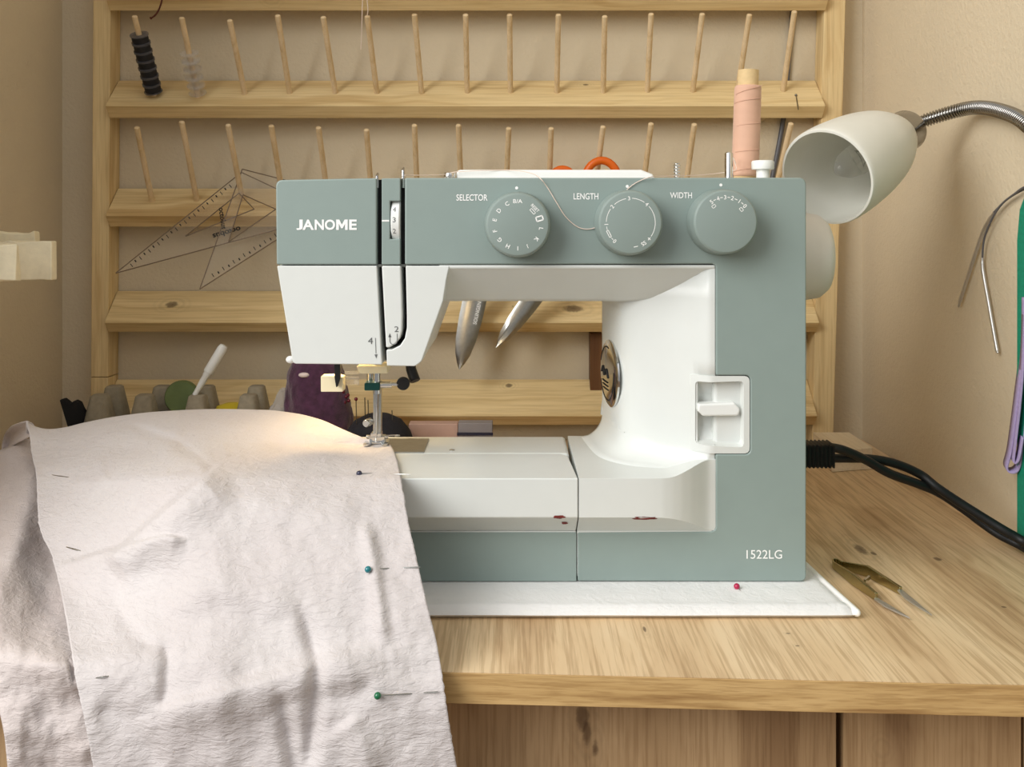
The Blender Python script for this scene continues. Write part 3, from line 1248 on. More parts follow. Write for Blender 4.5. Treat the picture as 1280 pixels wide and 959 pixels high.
ro = [bm.verts.new((p.x, dyf(p.x), p.y)) for p in o_r]
ri = [bm.verts.new((p.x, dyf(p.x) - .0002, p.y)) for p in i_r]
cc = Vector((PX(900, FY), PZ(518, FY)))
rm = [bm.verts.new((cc.x + (p.x - cc.x) * .93, FY + .011, cc.y + (p.y - cc.y) * .90)) for p in i_r]
rd = [bm.verts.new((cc.x + (p.x - cc.x) * .80, FY + .0155, cc.y + (p.y - cc.y) * .55)) for p in i_r]
rbk = [bm.verts.new((p.x, SH + .016, p.y)) for p in o_r]
for A, B in ((ro, ri), (ri, rm), (rm, rd), (rbk, ro)):
    for k in range(N1):
        bm.faces.new((A[k], A[(k + 1) % N1], B[(k + 1) % N1], B[k]))
bm.faces.new(rd)
rec = obj('reverse_recess', bm, M_white, mach, smooth=40)
bm = BM()
prism(bm, [(p[0], p[1]) for p in rounded([fr(873.5, 506, .0) + (.002,), fr(919, 504.5, .0) + (.002,), fr(926.5, 513, .0) + (.003,), fr(924, 521, .0) + (.003,), fr(880, 521.5, .0) + (.003,), fr(873, 515, .0) + (.002,)])], FY + .002, FY + .014, 'Y')
obj('reverse_lever', bm, M_white2, mach, bevel=.0022, seg=4)
# hole through the cover stack: the recess sits in front of the shell there, so keep shell behind

# lettering on the front
def fm(u, v):
    return Vector((u, FY - .00025, v))
def ftext(bm, s, x0, x1, y0, y1, bold=0.0):
    a = F(x0, y1); b = F(x1, y0)
    text(bm, s, (a[0], b[0], a[1], b[1]), fm, bold)
bm = BM()
for c_, a_, b_ in (('J', 370.5, 378.5), ('A', 378, 392.5), ('N', 393.5, 405), ('O', 406, 419), ('E', 436.5, 446)):
    ftext(bm, c_, a_, b_, 274.5, 287.5, .03)
mp_ = ((0, 0), (0, 1), (.27, 1), (.5, .52), (.73, 1), (1, 1), (1, 0), (.77, 0), (.77, .60), (.57, .16), (.43, .16), (.23, .60), (.23, 0))
poly_xz(bm, [F(420.3 + 14.4 * x_, 287.5 - 13 * y_) for x_, y_ in mp_], FY - .00025)
obj('maker_lettering', bm, M_ink, fc, smooth=0)
bm = BM(); ftext(bm, '1522LG', 933, 977.5, 687.5, 698.5, .004); obj('model_lettering', bm, M_ink, front, smooth=0)
for s_, a_, b_, c_, d_, px, py in (('SELECTOR', 570.5, 609.5, 243, 251, 645.8, 235), ('LENGTH', 717, 748, 241.5, 249.5, 784, 233), ('WIDTH', 837.5, 865, 240.5, 248, 901, 231.3)):
    bm = BM()
    ftext(bm, s_, a_, b_, c_, d_, .012)
    obj('dial_lettering', bm, M_ink, front, smooth=0)
    bm = BM()
    disc_xz(bm, F(px, py), .0011, FY - .00025)
    obj('index_dot', bm, M_ink, front, smooth=0)
bm = BM(); fml = lambda u, v: Vector((u, FY - .00025, v))
a, b = F(460, 430), F(466, 422); text(bm, '4', (a[0], b[0], a[1], b[1]), fml)
strip_xz(bm, [F(469.3, 422.5), F(470, 442)], .0004, FY - .00025)
poly_xz(bm, [F(468.2, 443), F(472, 443), F(470.3, 448)], FY - .00025)
a, b = F(493, 415), F(498.3, 408); text(bm, '2', (a[0], b[0], a[1], b[1]), fml)
arc = [F(496.5, 417)] + [F(492 + 4.6 * math.cos(t), 426 + 4.8 * math.sin(t)) for t in [math.pi * k / 10 for k in range(11)]] + [F(487.3, 420)]
strip_xz(bm, arc, .00045, FY - .00025)
poly_xz(bm, [F(485.5, 421.5), F(489.2, 421.5), F(487.2, 416.5)], FY - .00025)
obj('threading_marks', bm, M_inkd, mach, smooth=0, label='grey threading arrows numbered 2 and 4')

# three dials
def dial(px, py, paint):
    c = Vector((PX(px, FY), FY - .0003, PZ(py, FY)))
    bm = BM()
    n = 150
    prof = [(.0150, -.003), (.0238, .0), (.0238, .0012), (.0236, .003), (.0231, .010), (.0229, .0105), (.0227, .0165), (.0222, .0186), (.0212, .0196), (.0205, .0198)]
    lathe(bm, prof, c, (0, -1, 0), n, wob=lambda k, h: (1.0 - (.016 if (k % 2) else 0)) if .0025 < h < .0102 else 1.0)
    d = obj('dial', bm, M_dial, mach, smooth=25)
    bm = BM()
    yf = c.y - .01985
    def at(r, cw):
        t = math.radians(cw)
        return (c.x + r * math.sin(t), c.z + r * math.cos(t))
    def ch(s, r, cw, h, w=None, bold=.01):
        keep = w is None
        w = w or h * 8
        q = at(r, cw)
        text(bm, s, (q[0] - w / 2, q[0] + w / 2, q[1] - h / 2, q[1] + h / 2), lambda u, v: Vector((u, yf, v)), bold, -math.radians(cw), keep)
    def arcline(r, a0, a1, w=.0004):
        strip_xz(bm, [at(r, a0 + (a1 - a0) * k / 12) for k in range(13)], w, yf)
    def rect(r, cw, w, h, lw):
        q = Vector(at(r, cw)); t = -math.radians(cw)
        ex = Vector((math.cos(t), math.sin(t))); ey = Vector((-math.sin(t), math.cos(t)))
        cs = [q + ex * sx * w / 2 + ey * sy * h / 2 for sx, sy in ((-1, -1), (1, -1), (1, 1), (-1, 1))]
        for i in range(4):
            strip_xz(bm, [cs[i], cs[(i + 1) % 4]], lw, yf)
    paint(ch, arcline, rect)
    obj('dial_markings', bm, M_ink, d, smooth=0)


def p1(ch, arcline, rect):
    ch('B/A', .0165, 0, .0028, .0064)
    for s, a in (('C', -27), ('D', -53), ('E', -78), ('F', -105), ('G', -130), ('H', -155), ('I', 180), ('J', 155), ('K', 128), ('L', 100)):
        ch(s, .0165, a, .0029)
    rect(.0158, 74, .0030, .0046, .0009)
    ch('RESET', .0168, 46, .0022, .0068)
    rect(.0140, 48, .0042, .0016, .0004)


def p2(ch, arcline, rect):
    R = .0171
    for s, a in (('3', -4), ('2', -49), ('4', 41), ('1', -94), ('0', -139), ('+', 131), ('SS', 148), ('-', 168)):
        ch(s, R, a, .0028 if s not in '+-' else (.0024 if s == '+' else .0005), None if s != '-' else .003)
    for a0, a1 in ((-88, -56), (-42, -11), (3, 34), (48, 124), (-107, -99), (-134, -128)):
        arcline(R, a0, a1)
    rect(R, -117, .0050, .0014, .0005)


def p3(ch, arcline, rect):
    R = .0172
    A = [-36, -19, -2, 15, 33, 50]
    for s, a in zip('543210', A):
        ch(s, R, a, .0030)
    for a, b in zip(A, A[1:]):
        arcline(R, a + 5.5, b - 5.5, .0005)
    rect(.0138, -38, .0026, .0018, .0004)
    rect(.0138, 51, .0026, .0018, .0004)


dial(647, 281, p1); dial(784, 278.5, p2); dial(899.5, 277.5, p3)

# hand wheel on the right side
bm = BM()
xs = PX(1008, FY)
lathe(bm, [(.018, 0), (.0335, .001), (.0348, .006), (.0345, .020), (.0330, .029), (.0285, .0345), (.018, .0368), (.0, .0372)], (xs, .735, PZ(320.5, .735)), (1, 0, 0), 64)
obj('hand_wheel', bm, M_beige, mach, smooth=50)
# small white catch at the left foot of the head
bm = BM(); ball(bm, P(363.5, 449.5, .70), .0032, 12, (1.2, 1, .9)); obj('catch', bm, M_white2, mach)

# top fittings: handle, thread guide, spool pins, bobbin winder
TOP = PZ(221.5, FY)
hz = PZ(213.6, .762)
bm = BM()
xa, xb = PX(572, .762), PX(812, .762)
prism(bm, rounded([(xa, TOP - .004), (xa, hz, .004), (xb - .009, hz, .002), (xb, hz - .0035, .002), (xb + .006, TOP - .004)]), .745, .775, 'Y')
obj('carry_handle', bm, M_white2, mach, bevel=.002)
bm = BM()
gx0 = PX(562, .745)
lathe(bm, [(.0035, -.004), (.0036, .0035), (.0046, .004), (.0048, .0062), (.0042, .0072), (.002, .0074)], (gx0, .745, TOP), (0, 0, 1), 24)
obj('tension_stud', bm, M_chrome, mach)
bm = BM()
prof = [(.002, -.004)]
h0 = PZ(203, .745) - TOP
for k in range(13):
    prof.append((.0030 if k % 2 else .0021, h0 * k / 13))
prof += [(.0026, h0 * .96), (.0, h0)]
lathe(bm, prof, (PX(846, .745), .745, TOP), (0, 0, 1), 20)
obj('winder_spindle', bm, M_chrome, mach)
bm = BM()
h1 = PZ(190.5, .745) - TOP
lathe(bm, [(.0034, -.004), (.0034, h1 - .001), (.0026, h1), (0, h1)], (PX(911, .745), .745, TOP), (0, 0, 1), 20)
obj('spool_pin', bm, M_chrome, mach)
bm = BM()
h2 = PZ(201, .752) - TOP
lathe(bm, [(.0052, -.004), (.0052, h2 * .58), (.0086, h2 * .60), (.0090, h2 * .66), (.0090, h2 * .94), (.0083, h2), (0, h2)], (PX(953.5, .752), .752, TOP), (0, 0, 1), 32)
obj('winder_stop', bm, M_white2, mach)
bm = BM()
lathe(bm, [(.0022, -.004), (.0022, .03), (0, .0305)], (PX(932.5, .778), .778, TOP), (0, 0, 1), 16)
obj('spool_pin', bm, M_chrome, mach)

# needle area
NY = .748
bm = BM(); prism(bm, rounded([(PX(449, NY), PZ(455, NY), 0), (PX(486, NY), PZ(455, NY), 0), (PX(487, NY), PZ(464, NY), .001), (PX(452, NY), PZ(464.5, NY), .003)]), NY - .012, NY + .012, 'Y'); obj('head_base_plate', bm, M_cream, mach, bevel=.001)
bm = BM()
tube(bm, [P(463, 440, NY + .006), P(463, 486, NY + .006)], .0028, 14)
tube(bm, [P(471, 440, NY - .003), P(471, 492, NY - .003)], .0030, 14)
obj('needle_bar', bm, M_chrome, mach)
bm = BM(); box(bm, PX(457.5, NY), PX(476.5, NY), NY - .009, NY + .004, PZ(486, NY), PZ(476.5, NY)); obj('needle_clamp', bm, M_green, mach, bevel=.0008, label='dark green needle clamp')
bm = BM()
tube(bm, [P(476, 481, NY - .004), P(490, 481, NY - .004)], .0028, 12)
tube(bm, [P(489, 480.5, NY - .004), P(498, 480.5, NY - .004)], .0016, 12)
obj('clamp_screw', bm, M_chrome, mach)
bm = BM(); lathe(bm, [(.0050, -.0016), (.0053, -.001), (.0053, .001), (.0050, .0016)], P(504, 479.5, NY - .004), (0, 1, .1), 28); obj('screw_knob', bm, M_black, mach, bevel=.0003)
bm = BM()
box(bm, PX(466.5, NY), PX(476.5, NY), NY - .001, NY + .006, PZ(543, NY), PZ(484, NY))
obj('presser_bar', bm, M_steel, mach, bevel=.0008)
bm = BM(); lathe(bm, [(.0030, -.003), (.0032, 0), (.0032, .004), (.0026, .005)], P(460.5, 528, NY - .003), (-.3, -1, 0), 20)
tube(bm, [P(460.5, 528, NY), P(468, 528, NY + .002)], .0018, 10)
obj('foot_screw', bm, M_chrome, mach)
bm = BM(); tube(bm, [P(471.5, 490, NY - .005), P(470.5, 530, NY - .005), P(470, 553, NY - .005)], [.0009, .0008, .0002], 8); obj('needle', bm, M_chrome, mach)
bm = BM()
zf = BED + .0022
prism(bm, [(-.1265, .788), (-.1225, .786), (-.1195, .7935), (-.1125, .7935), (-.1095, .786), (-.1055, .788), (-.106, .808), (-.126, .808)], zf, zf + .0016, 'Z')
box(bm, -.1225, -.1095, .796, .806, zf + .0014, zf + .0052)
tube(bm, [(-.1255, .800, zf + .0045), (-.1065, .800, zf + .0045)], .0016, 10)
box(bm, PX(464, .80), PX(477, .80), .797, .806, zf + .004, PZ(541, NY))
tube(bm, spline([(-.108, .797, zf + .006), (-.102, .79, zf + .008), (-.097, .786, zf + .009), (-.0955, .789, zf + .008), (-.100, .793, zf + .0065)], 5), .0005, 6)
for v_ in bm.verts:
    if abs(v_.co.x) > .09 and v_.co.y > .78:
        v_.co.x *= .935; v_.co.y -= .052
obj('presser_foot', bm, M_chrome, mach, bevel=.0004, seg=2)
bm = BM(); prism(bm, rounded([(PX(406, NY), PZ(485.5, NY), .0008), (PX(433, NY), PZ(485.5, NY), .0008), (PX(433, NY), PZ(468, NY), .0008), (PX(426, NY), PZ(466, NY), .0008), (PX(406, NY), PZ(466.5, NY), .0008)]), NY - .016, NY - .004, 'Y'); obj('needle_threader', bm, M_cream, mach, bevel=.0006, label='cream needle threader block')
bm = BM()
tube(bm, [P(431, 466, NY - .004), P(449, 465.5, NY - .002)], .0012, 8)
box(bm, PX(431, NY), PX(450, NY), NY - .006, NY - .003, PZ(480, NY), PZ(470, NY))
tube(bm, [P(445, 478, NY - .01), P(445, 478, NY)], .0018, 10)
obj('threader_arm', bm, M_clear, mach)
bm = BM(); prism(bm, [(PX(424, NY), PZ(450, NY)), (PX(431.5, NY), PZ(450, NY)), (PX(431, NY), PZ(468, NY)), (PX(427.3, NY), PZ(478.5, NY)), (PX(426.2, NY), PZ(478.5, NY)), (PX(424.3, NY), PZ(467, NY))], NY - .021, NY - .0165, 'Y'); obj('threader_lever', bm, M_black, mach, bevel=.0006)
bm = BM(); tube(bm, [P(512, 446, NY + .01), P(514, 462, NY + .008), P(519, 476.5, NY + .004)], [.0042, .0042, .0044], 14); obj('presser_lever', bm, M_black, mach, bevel=.0006)
# the machine's own sewing lamp under the head
bm = BM(); lathe(bm, [(.004, 0), (.005, -.004), (.0065, -.010), (.0055, -.015), (0, -.0175)], (PX(424, .765), .765, PZ(452, FY) + .014), (0, 0, 1), 20)
def glow():
    t = NT('lit_bulb')
    t.b.inputs['Emission Color'].default_value = (1.0, .72, .36, 1)
    t.b.inputs['Emission Strength'].default_value = 25.0
    f = t.noise(t.pos(), 100, 2)
    return t.out(t.ramp(f, [(.3, (.9, .8, .6, 1)), (.7, (1, .9, .7, 1))]), .3)
M_glow = glow()
obj('sewing_light', bm, M_glow, mach)

# ------------------------------------------------------------------ thread cone on the machine
spool = empty('thread_cone', (PX(932.5, .778), .778, TOP), 'tall spool of dusty pink thread standing on the machine', 'thread spool')
sb, st = Vector((PX(931, .778), .778, TOP + .0002)), P(935.5, 88, .778)
ax = (st - sb).normalized(); LS = (st - sb).length
bm = BM(); lathe(bm, [(.0024, .0002), (.0094, .0002), (.0094, .01), (.0088, LS * .5), (.0086, LS), (.0070, LS), (.0068, LS * .6), (.0026, LS * .5)], sb, ax, 36, closed=True)
obj('tube', bm, M_card, spool)
def wobr(k, h):
    return 1.0 + .006 * math.sin(k * .35 + h * 160) + .004 * math.sin(h * 900 + k * .17)
prof = [(.0094, LS * .062)]
for k in range(60):
    t = k / 59
    prof.append((.0112 - .0004 * abs(t - .5) + .0001 * math.sin(t * 190) + (-.0008 if k in (0, 59) else 0), LS * (.064 + t * .796)))
prof.append((.0090, LS * .862))
bm = BM(); lathe(bm, prof, sb, ax, 40, wob=wobr); obj('wound_thread', bm, M_thread, spool, smooth=60)
bm = BM()
for (t0, rise, a0) in ((.10, .05, 3.4), (.27, .035, 3.6), (.50, .04, 3.7), (.70, .05, 3.2), (.78, .09, 3.5)):
    pts = []
    n1 = Vector((0, 1, 0)).cross(ax).normalized(); n2 = ax.cross(n1)
    for k in range(26):
        a = a0 + k / 25 * 2.6
        pts.append(sb + ax * (LS * (t0 + rise * k / 25)) + (n1 * math.cos(a) + n2 * math.sin(a)) * .01135)
    tube(bm, pts, .0003, 5)
obj('thread_wraps', bm, M_thread, spool)
bm = BM()
path = [P(920, 205, .768), P(916, 196, .764), P(919, 205, .763), P(918, 213, .762), P(890, 217.5, .76), P(860, 219.5, .735), P(835, 220, .70), P(815, 221, FY - .0008), P(800, 226, FY - .0008), P(786, 235, FY - .0008), P(770, 252, FY - .0006), P(757, 275, FY - .0006), P(743, 285, FY - .0008), P(725, 285, FY - .0008), P(708, 272, FY - .0008), P(695, 252, FY - .0008), P(684, 234, FY - .0008), P(674, 222, FY - .0010), P(662, 216, .70), P(640, 212.9, .742), P(600, 213.4, .742), P(570, 215, .742), P(556, 218, .74), P(530, 219, .70), P(506, 219, FY + .003)]
tube(bm, spline(path, 8), .00034, 5)
obj('loose_thread', bm, M_threadw, spool, label='pale thread end looping over the machine front')

# ------------------------------------------------------------------ draped cloth
def lerp_tab(tab, x):
    if x <= tab[0][0]:
        return tab[0][1]
    for (a, b), (c, d) in zip(tab, tab[1:]):
        if x <= c:
            t = (x - a) / (c - a)
            return b + (d - b) * t
    return tab[-1][1]


def smooth_tab(tab, x):
    """monotone cubic through the table"""
    xs = [p[0] for p in tab]; ys = [p[1] for p in tab]
    if x <= xs[0]:
        return ys[0]
    if x >= xs[-1]:
        return ys[-1]
    i = max(k for k in range(len(xs) - 1) if xs[k] <= x)
    def sl(k):
        if k <= 0 or k >= len(xs) - 1:
            return 0.0 if False else ((ys[1] - ys[0]) / (xs[1] - xs[0]) if k <= 0 else (ys[-1] - ys[-2]) / (xs[-1] - xs[-2]))
        d0 = (ys[k] - ys[k - 1]) / (xs[k] - xs[k - 1]); d1 = (ys[k + 1] - ys[k]) / (xs[k + 1] - xs[k])
        if d0 * d1 <= 0:
            return 0.0
        return 2 * d0 * d1 / (d0 + d1)
    h = xs[i + 1] - xs[i]; t = (x - xs[i]) / h
    m0, m1 = sl(i) * h, sl(i + 1) * h
    return (2 * t ** 3 - 3 * t ** 2 + 1) * ys[i] + (t ** 3 - 2 * t ** 2 + t) * m0 + (-2 * t ** 3 + 3 * t ** 2) * ys[i + 1] + (t ** 3 - t ** 2) * m1


# silhouettes of the upper layer in the photograph
Ledge = [(527, 33), (545, 37), (570, 40), (592, 45), (650, 48), (668, 52), (690, 63), (700, 66), (740, 76), (800, 87), (850, 95), (900, 106), (959, 117), (1000, 124)]
Redge = [(556, 488), (566, 493), (578, 497), (592, 500), (620, 505), (650, 510), (690, 519), (730, 528), (760, 535), (800, 545), (845, 553), (900, 561), (959, 571), (1000, 578)]
Tedge = [(33, 527), (46, 534.5), (62, 537), (80, 535), (105, 529), (150, 520.5), (200, 515), (270, 512), (330, 513), (370, 517.5), (400, 525), (430, 538), (455, 548), (475, 553), (488, 556)]
# depth by row for left edge, middle and right edge
YR = [(556, .7435), (566, .715), (578, .685), (592, .6545), (600, .640), (650, .603), (690, .585), (730, .570), (800, .550), (835, .5410), (860, .5365), (900, .534), (1000, .530)]
YM = [(512, .800), (530, .775), (560, .728), (585, .668), (600, .636), (650, .600), (740, .568), (800, .549), (835, .5385), (860, .5335), (900, .530), (1000, .526)]
YL = [(527, .805), (560, .780), (590, .740), (650, .680), (740, .612), (800, .564), (830, .542), (860, .535), (900, .531), (1000, .527)]


def seg_d(px, py, a, b):
    A = Vector(a); B = Vector(b); Q = Vector((px, py))
    t = max(0, min(1, (Q - A).dot(B - A) / (B - A).length_squared))
    C = A + (B - A) * t
    d = (Q - C)
    s = (B - A).x * (Q - A).y - (B - A).y * (Q - A).x
    return d.length * (1 if s > 0 else -1), t


# creases: polyline, height (towards the viewer, m), half width px, one-sidedness, taper
CREASE = [
    ([(278, 583), (240, 612), (195, 650), (150, 690), (132, 702)], .0105, 12, -.9),
    ([(150, 528), (190, 541), (222, 552), (250, 572), (268, 588)], -.0052, 6, 0.3),
    ([(200, 560), (235, 575), (262, 590)], .0035, 14, 0),
    ([(70, 712), (110, 698), (160, 684), (205, 672), (235, 676)], .0062, 9, .9),
    ([(125, 570), (128, 590), (135, 606)], .0016, 6, 0),
    ([(80, 602), (125, 604), (165, 602)], .0018, 7, 0),
    ([(238, 520), (232, 545), (228, 568)], -.0022, 8, 0),
    ([(290, 560), (262, 572), (245, 590)], .0030, 15, 0),
    ([(455, 650), (466, 700), (474, 760), (480, 810)], .0034, 9, 0),
    ([(375, 755), (388, 790), (397, 830), (394, 880), (388, 930), (384, 975)], -.0070, 11, 0),
    ([(350, 865), (358, 900), (366, 940), (370, 985)], -.0060, 11, 0),
    ([(208, 800), (210, 830), (208, 862), (204, 888)], -.0048, 9, 0),
    ([(140, 730), (150, 765), (165, 790), (200, 815)], -.0030, 12, 0),
    ([(195, 892), (250, 878), (320, 858), (400, 832), (480, 812)], .0055, 17, .4),
    ([(400, 868), (440, 872), (470, 858)], -.0030, 14, 0),
    ([(215, 770), (235, 745), (275, 735), (330, 745), (370, 768)], .0030, 22, 0),
    ([(300, 640), (350, 630), (400, 640), (450, 652)], .0025, 26, 0),
    ([(330, 560), (380, 585), (440, 600)], -.0030, 26, 0),
    ([(420, 560), (455, 572), (492, 575)], -.0030, 10, 0),
    ([(260, 800), (275, 860), (280, 920), (282, 975)], .0020, 24, 0),
    ([(120, 880), (160, 905), (200, 960)], -.0030, 18, 0),
    ([(430, 900), (450, 930), (465, 975)], .0040, 20, 0),
]


def crease(px, py):
    s = 0.0
    for (pl, h, w, one) in CREASE:
        best = None
        n = len(pl) - 1
        for i in range(n):
            d, t = seg_d(px, py, pl[i], pl[i + 1])
            if best is None or abs(d) < abs(best[0]):
                best = (d, (i + t) / n)
        d, t = best
        if abs(d) > w * 6:
            continue
        ta = min(1.0, t / .18 + .15, (1 - t) / .18 + .15)
        if one < 0:
            d = -d
        o_ = abs(one)
        ww = w if not one else (w * (1 + 2.2 * o_) if d > 0 else w * (1 - .75 * o_))
        s += (1.3 if h > 0 else .85) * h * ta * math.exp(-(d / ww) ** 2)
    return s


def upperY(px, py, u):
    yl, ym, yr = smooth_tab(YL, py), smooth_tab(YM, py), smooth_tab(YR, py)
    if u < .45:
        t = u / .45
        t = t * t * (3 - 2 * t)
        y = yl + (ym - yl) * t
    else:
        t = (u - .45) / .55
        t = t * t * (3 - 2 * t)
        y = ym + (yr - ym) * t
    q = Vector((px / 70.0, py / 70.0, 2.3))
    y -= .0030 * noise.noise(q) + .0011 * noise.noise(q * 2.7) + .0004 * noise.noise(q * 6.1)
    return y


def upper_uv(u, v):
    """u across 0..1, v down 0..1 -> px, py"""
    L0, R0 = 527.0, 556.0
    LY = L0 + (1000 - L0) * v
    RY = R0 + (1000 - R0) * v
    lxp, rxp = smooth_tab(Ledge, LY), smooth_tab(Redge, RY)
    px = lxp + (rxp - lxp) * u
    py = LY + (RY - LY) * u
    x0 = 33 + (488 - 33) * u
    dev = smooth_tab(Tedge, x0) - (L0 + (R0 - L0) * u)
    py += dev * (1 - v) ** 2.2
    # frayed, slightly wavy cut edges
    if u in (0.0, 1.0):
        px += 1.1 * noise.noise(Vector((py / 7.0, u * 9, 4))) + .5 * noise.noise(Vector((py / 2.3, u * 9, 1)))
    return px, py


cloth = empty('pinned_cloth', (PX(280, .6), .64, DESK), 'pale pink cotton cloth draped from under the needle over the desk edge', 'cloth')
NU, NV = 190, 210
rows = []
FAB = {}
bm = BM()
for j in range(NV + 1):
    v = (j / NV) ** 1.15
    row = []
    for i in range(NU + 1):
        u = i / NU
        px, py = upper_uv(u, v)
        edge = min(u / .05, (1 - u) / .05, 1.0)
        Y = upperY(px, py, u) - crease(px, py) * (0.35 + .65 * edge) * min(1, v / .03 + .2)
        if v < .10:                                   # rolls away over the top
            k = 1 - v / .10
            Y += (.030 * k ** 3) * math.sin(math.pi * min(1, max(0, (u * 1.05)))) ** .5 * (1 if u < .8 else max(0, (1 - u) / .2))
        row.append(bm.verts.new(P(px, py, Y)))
        FAB[(i, j)] = (px, py, Y)
    rows.append(row)
# back of the roll: falls away behind the top edge
back = []
for i in range(NU + 1):
    px, py, Y = FAB[(i, 0)]
    u = i / NU
    p = P(px, py, Y)
    d = .05 * math.sin(math.pi * min(1, u * 1.02)) if u < .9 else 0.002
    back.append([p + Vector((0, d * .5, -.004 - d * .12)), p + Vector((0, d * .9, -.010 - d * .5))])
rows = [[bm.verts.new(b[1]) for b in back], [bm.verts.new(b[0]) for b in back]] + rows
grid_faces(bm, rows)
up = obj('upper_layer', bm, M_cloth, cloth, smooth=180)
m = up.modifiers.new('solid', 'SOLIDIFY'); m.thickness = .0009; m.offset = 0


def fabY(px, py):
    best = min(FAB.values(), key=lambda q: (q[0] - px) ** 2 + (q[1] - py) ** 2)
    return best[2]


# lower layer, showing left of the cut edge
LL = [(545, -70), (700, -45), (850, -12), (890, 0), (920, 6), (959, 10), (1000, 13)]
YLL = [(545, .835), (575, .81), (620, .755), (700, .672), (760, .606), (800, .564), (830, .541), (870, .535), (920, .532), (1000, .530)]
rows = []
bm = BM()
for j in range(121):
    v = j / 120
    row = []
    for i in range(71):
        u = i / 70
        py0 = 549 + (1000 - 549) * v
        l = smooth_tab(LL, py0)
        r = smooth_tab(Ledge, max(py0, 549)) + 55
        px = l + (r - l) * u
        tilt = (34 - px) * .42 if px < 34 else (34 - px) * .1
        py = py0 + tilt * (1 - v) ** 3
        Y = smooth_tab(YLL, py0) + .004
        Y += .012 * max(0, min(1, (px - 25) / 60)) * (1 if py < 830 else .6) + .006 * max(0, -px / 60)
        q = Vector((px / 60.0, py / 60.0, 7.7))
        Y -= .006 * noise.noise(q) + .002 * noise.noise(q * 2.5) + .0008 * noise.noise(q * 6)
        # soft ridges seen in the photograph
        for (pl, h, w) in (([(42, 600), (25, 660), (5, 720), (-20, 760)], .012, 20), ([(0, 800), (40, 812), (90, 842)], .010, 24), ([(10, 575), (5, 640)], .004, 12), ([(62, 700), (55, 760), (40, 790)], -.010, 26)):
            bd = min(abs(seg_d(px, py, pl[k], pl[k + 1])[0]) for k in range(len(pl) - 1))
            Y -= h * math.exp(-(bd / w) ** 2)
        le = smooth_tab(Ledge, py)
        if px > le - 6:
            Y = max(Y, upperY(max(px, le), py, max(0.0, (px - le) / 450.0)) - crease(max(px, le), py) + .0035)
        # never into the desk
        Xw = (px - CX) / FPX * Y
        lim = (ZC - DESK - .0025) * FPX / (py - CY)
        Y = min(Y, max(lim, edgeY(Xw) - .004))
        if py > 836:
            Y = min(Y, edgeY(Xw) - .004)
        row.append(bm.verts.new(P(px, py, Y)))
    rows.append(row)
grid_faces(bm, rows)
lo_l = obj('lower_layer', bm, M_cloth_in, cloth, smooth=180)
m = lo_l.modifiers.new('solid', 'SOLIDIFY'); m.thickness = .0009; m.offset = 0

# fold joining the two layers at the top left
bm = BM()
o_arc = spline([P(33.5, 526.5, .807), P(24, 529, .815), P(13, 534, .836), P(6, 543, .855), P(3, 554, .860), P(2, 565, .855)], 8)
i_arc = spline([P(37, 546, .793), P(29, 550, .806), P(19, 555, .826), P(11, 560, .838), P(6, 566, .845), P(3, 575, .845)], 8)
rows = []
for t in range(9):
    s = t / 8
    rows.append([bm.verts.new(a.lerp(b, s) + Vector((0, .010 * math.sin(s * math.pi), 0))) for a, b in zip(o_arc, i_arc)])
grid_faces(bm, rows)
fo = obj('turned_edge', bm, M_cloth_in, cloth, smooth=180)
m = fo.modifiers.new('solid', 'SOLIDIFY'); m.thickness = .0009; m.offset = 0

# ------------------------------------------------------------------ pins
def pin(a, b, label, headm=None, group=None, under=None):
    Ya, Yb = fabY(*a), fabY(min(b[0], 498 + (b[1] - 556) * .17), b[1])
    pa, pb = P(a[0], a[1], Ya - .0026), P(b[0], b[1], Yb - .0020)
    root = empty('pin', pa, label, 'pin', group)
    bm = BM()
    if under:
        q1 = (a[0] + (b[0] - a[0]) * under[0], a[1] + (b[1] - a[1]) * under[0])
        q2 = (a[0] + (b[0] - a[0]) * under[1], a[1] + (b[1] - a[1]) * under[1])
        pts = [pa, P(q1[0], q1[1], fabY(*q1) - .0008), P((q1[0] + q2[0]) / 2, (q1[1] + q2[1]) / 2, fabY((q1[0] + q2[0]) / 2, (q1[1] + q2[1]) / 2) + .0012), P(q2[0], q2[1], fabY(*q2) - .0008), pb]
    else:
        m_ = ((a[0] + b[0]) / 2, (a[1] + b[1]) / 2)
        pts = [P(a[0], a[1], Ya + .0004), P(m_[0], m_[1], fabY(*m_) - .0016), P(b[0], b[1], Yb + .0004)]
    pts = spline(pts, 6)
    n = len(pts)
    tube(bm, pts, [.00042] * (n - 2) + [.0003, .0001], 7)
    obj('shaft', bm, M_steel if not headm else M_steel, root)
    if headm:
        bm = BM(); ball(bm, pa, .0021, 16)
        obj('head', bm, headm, root)


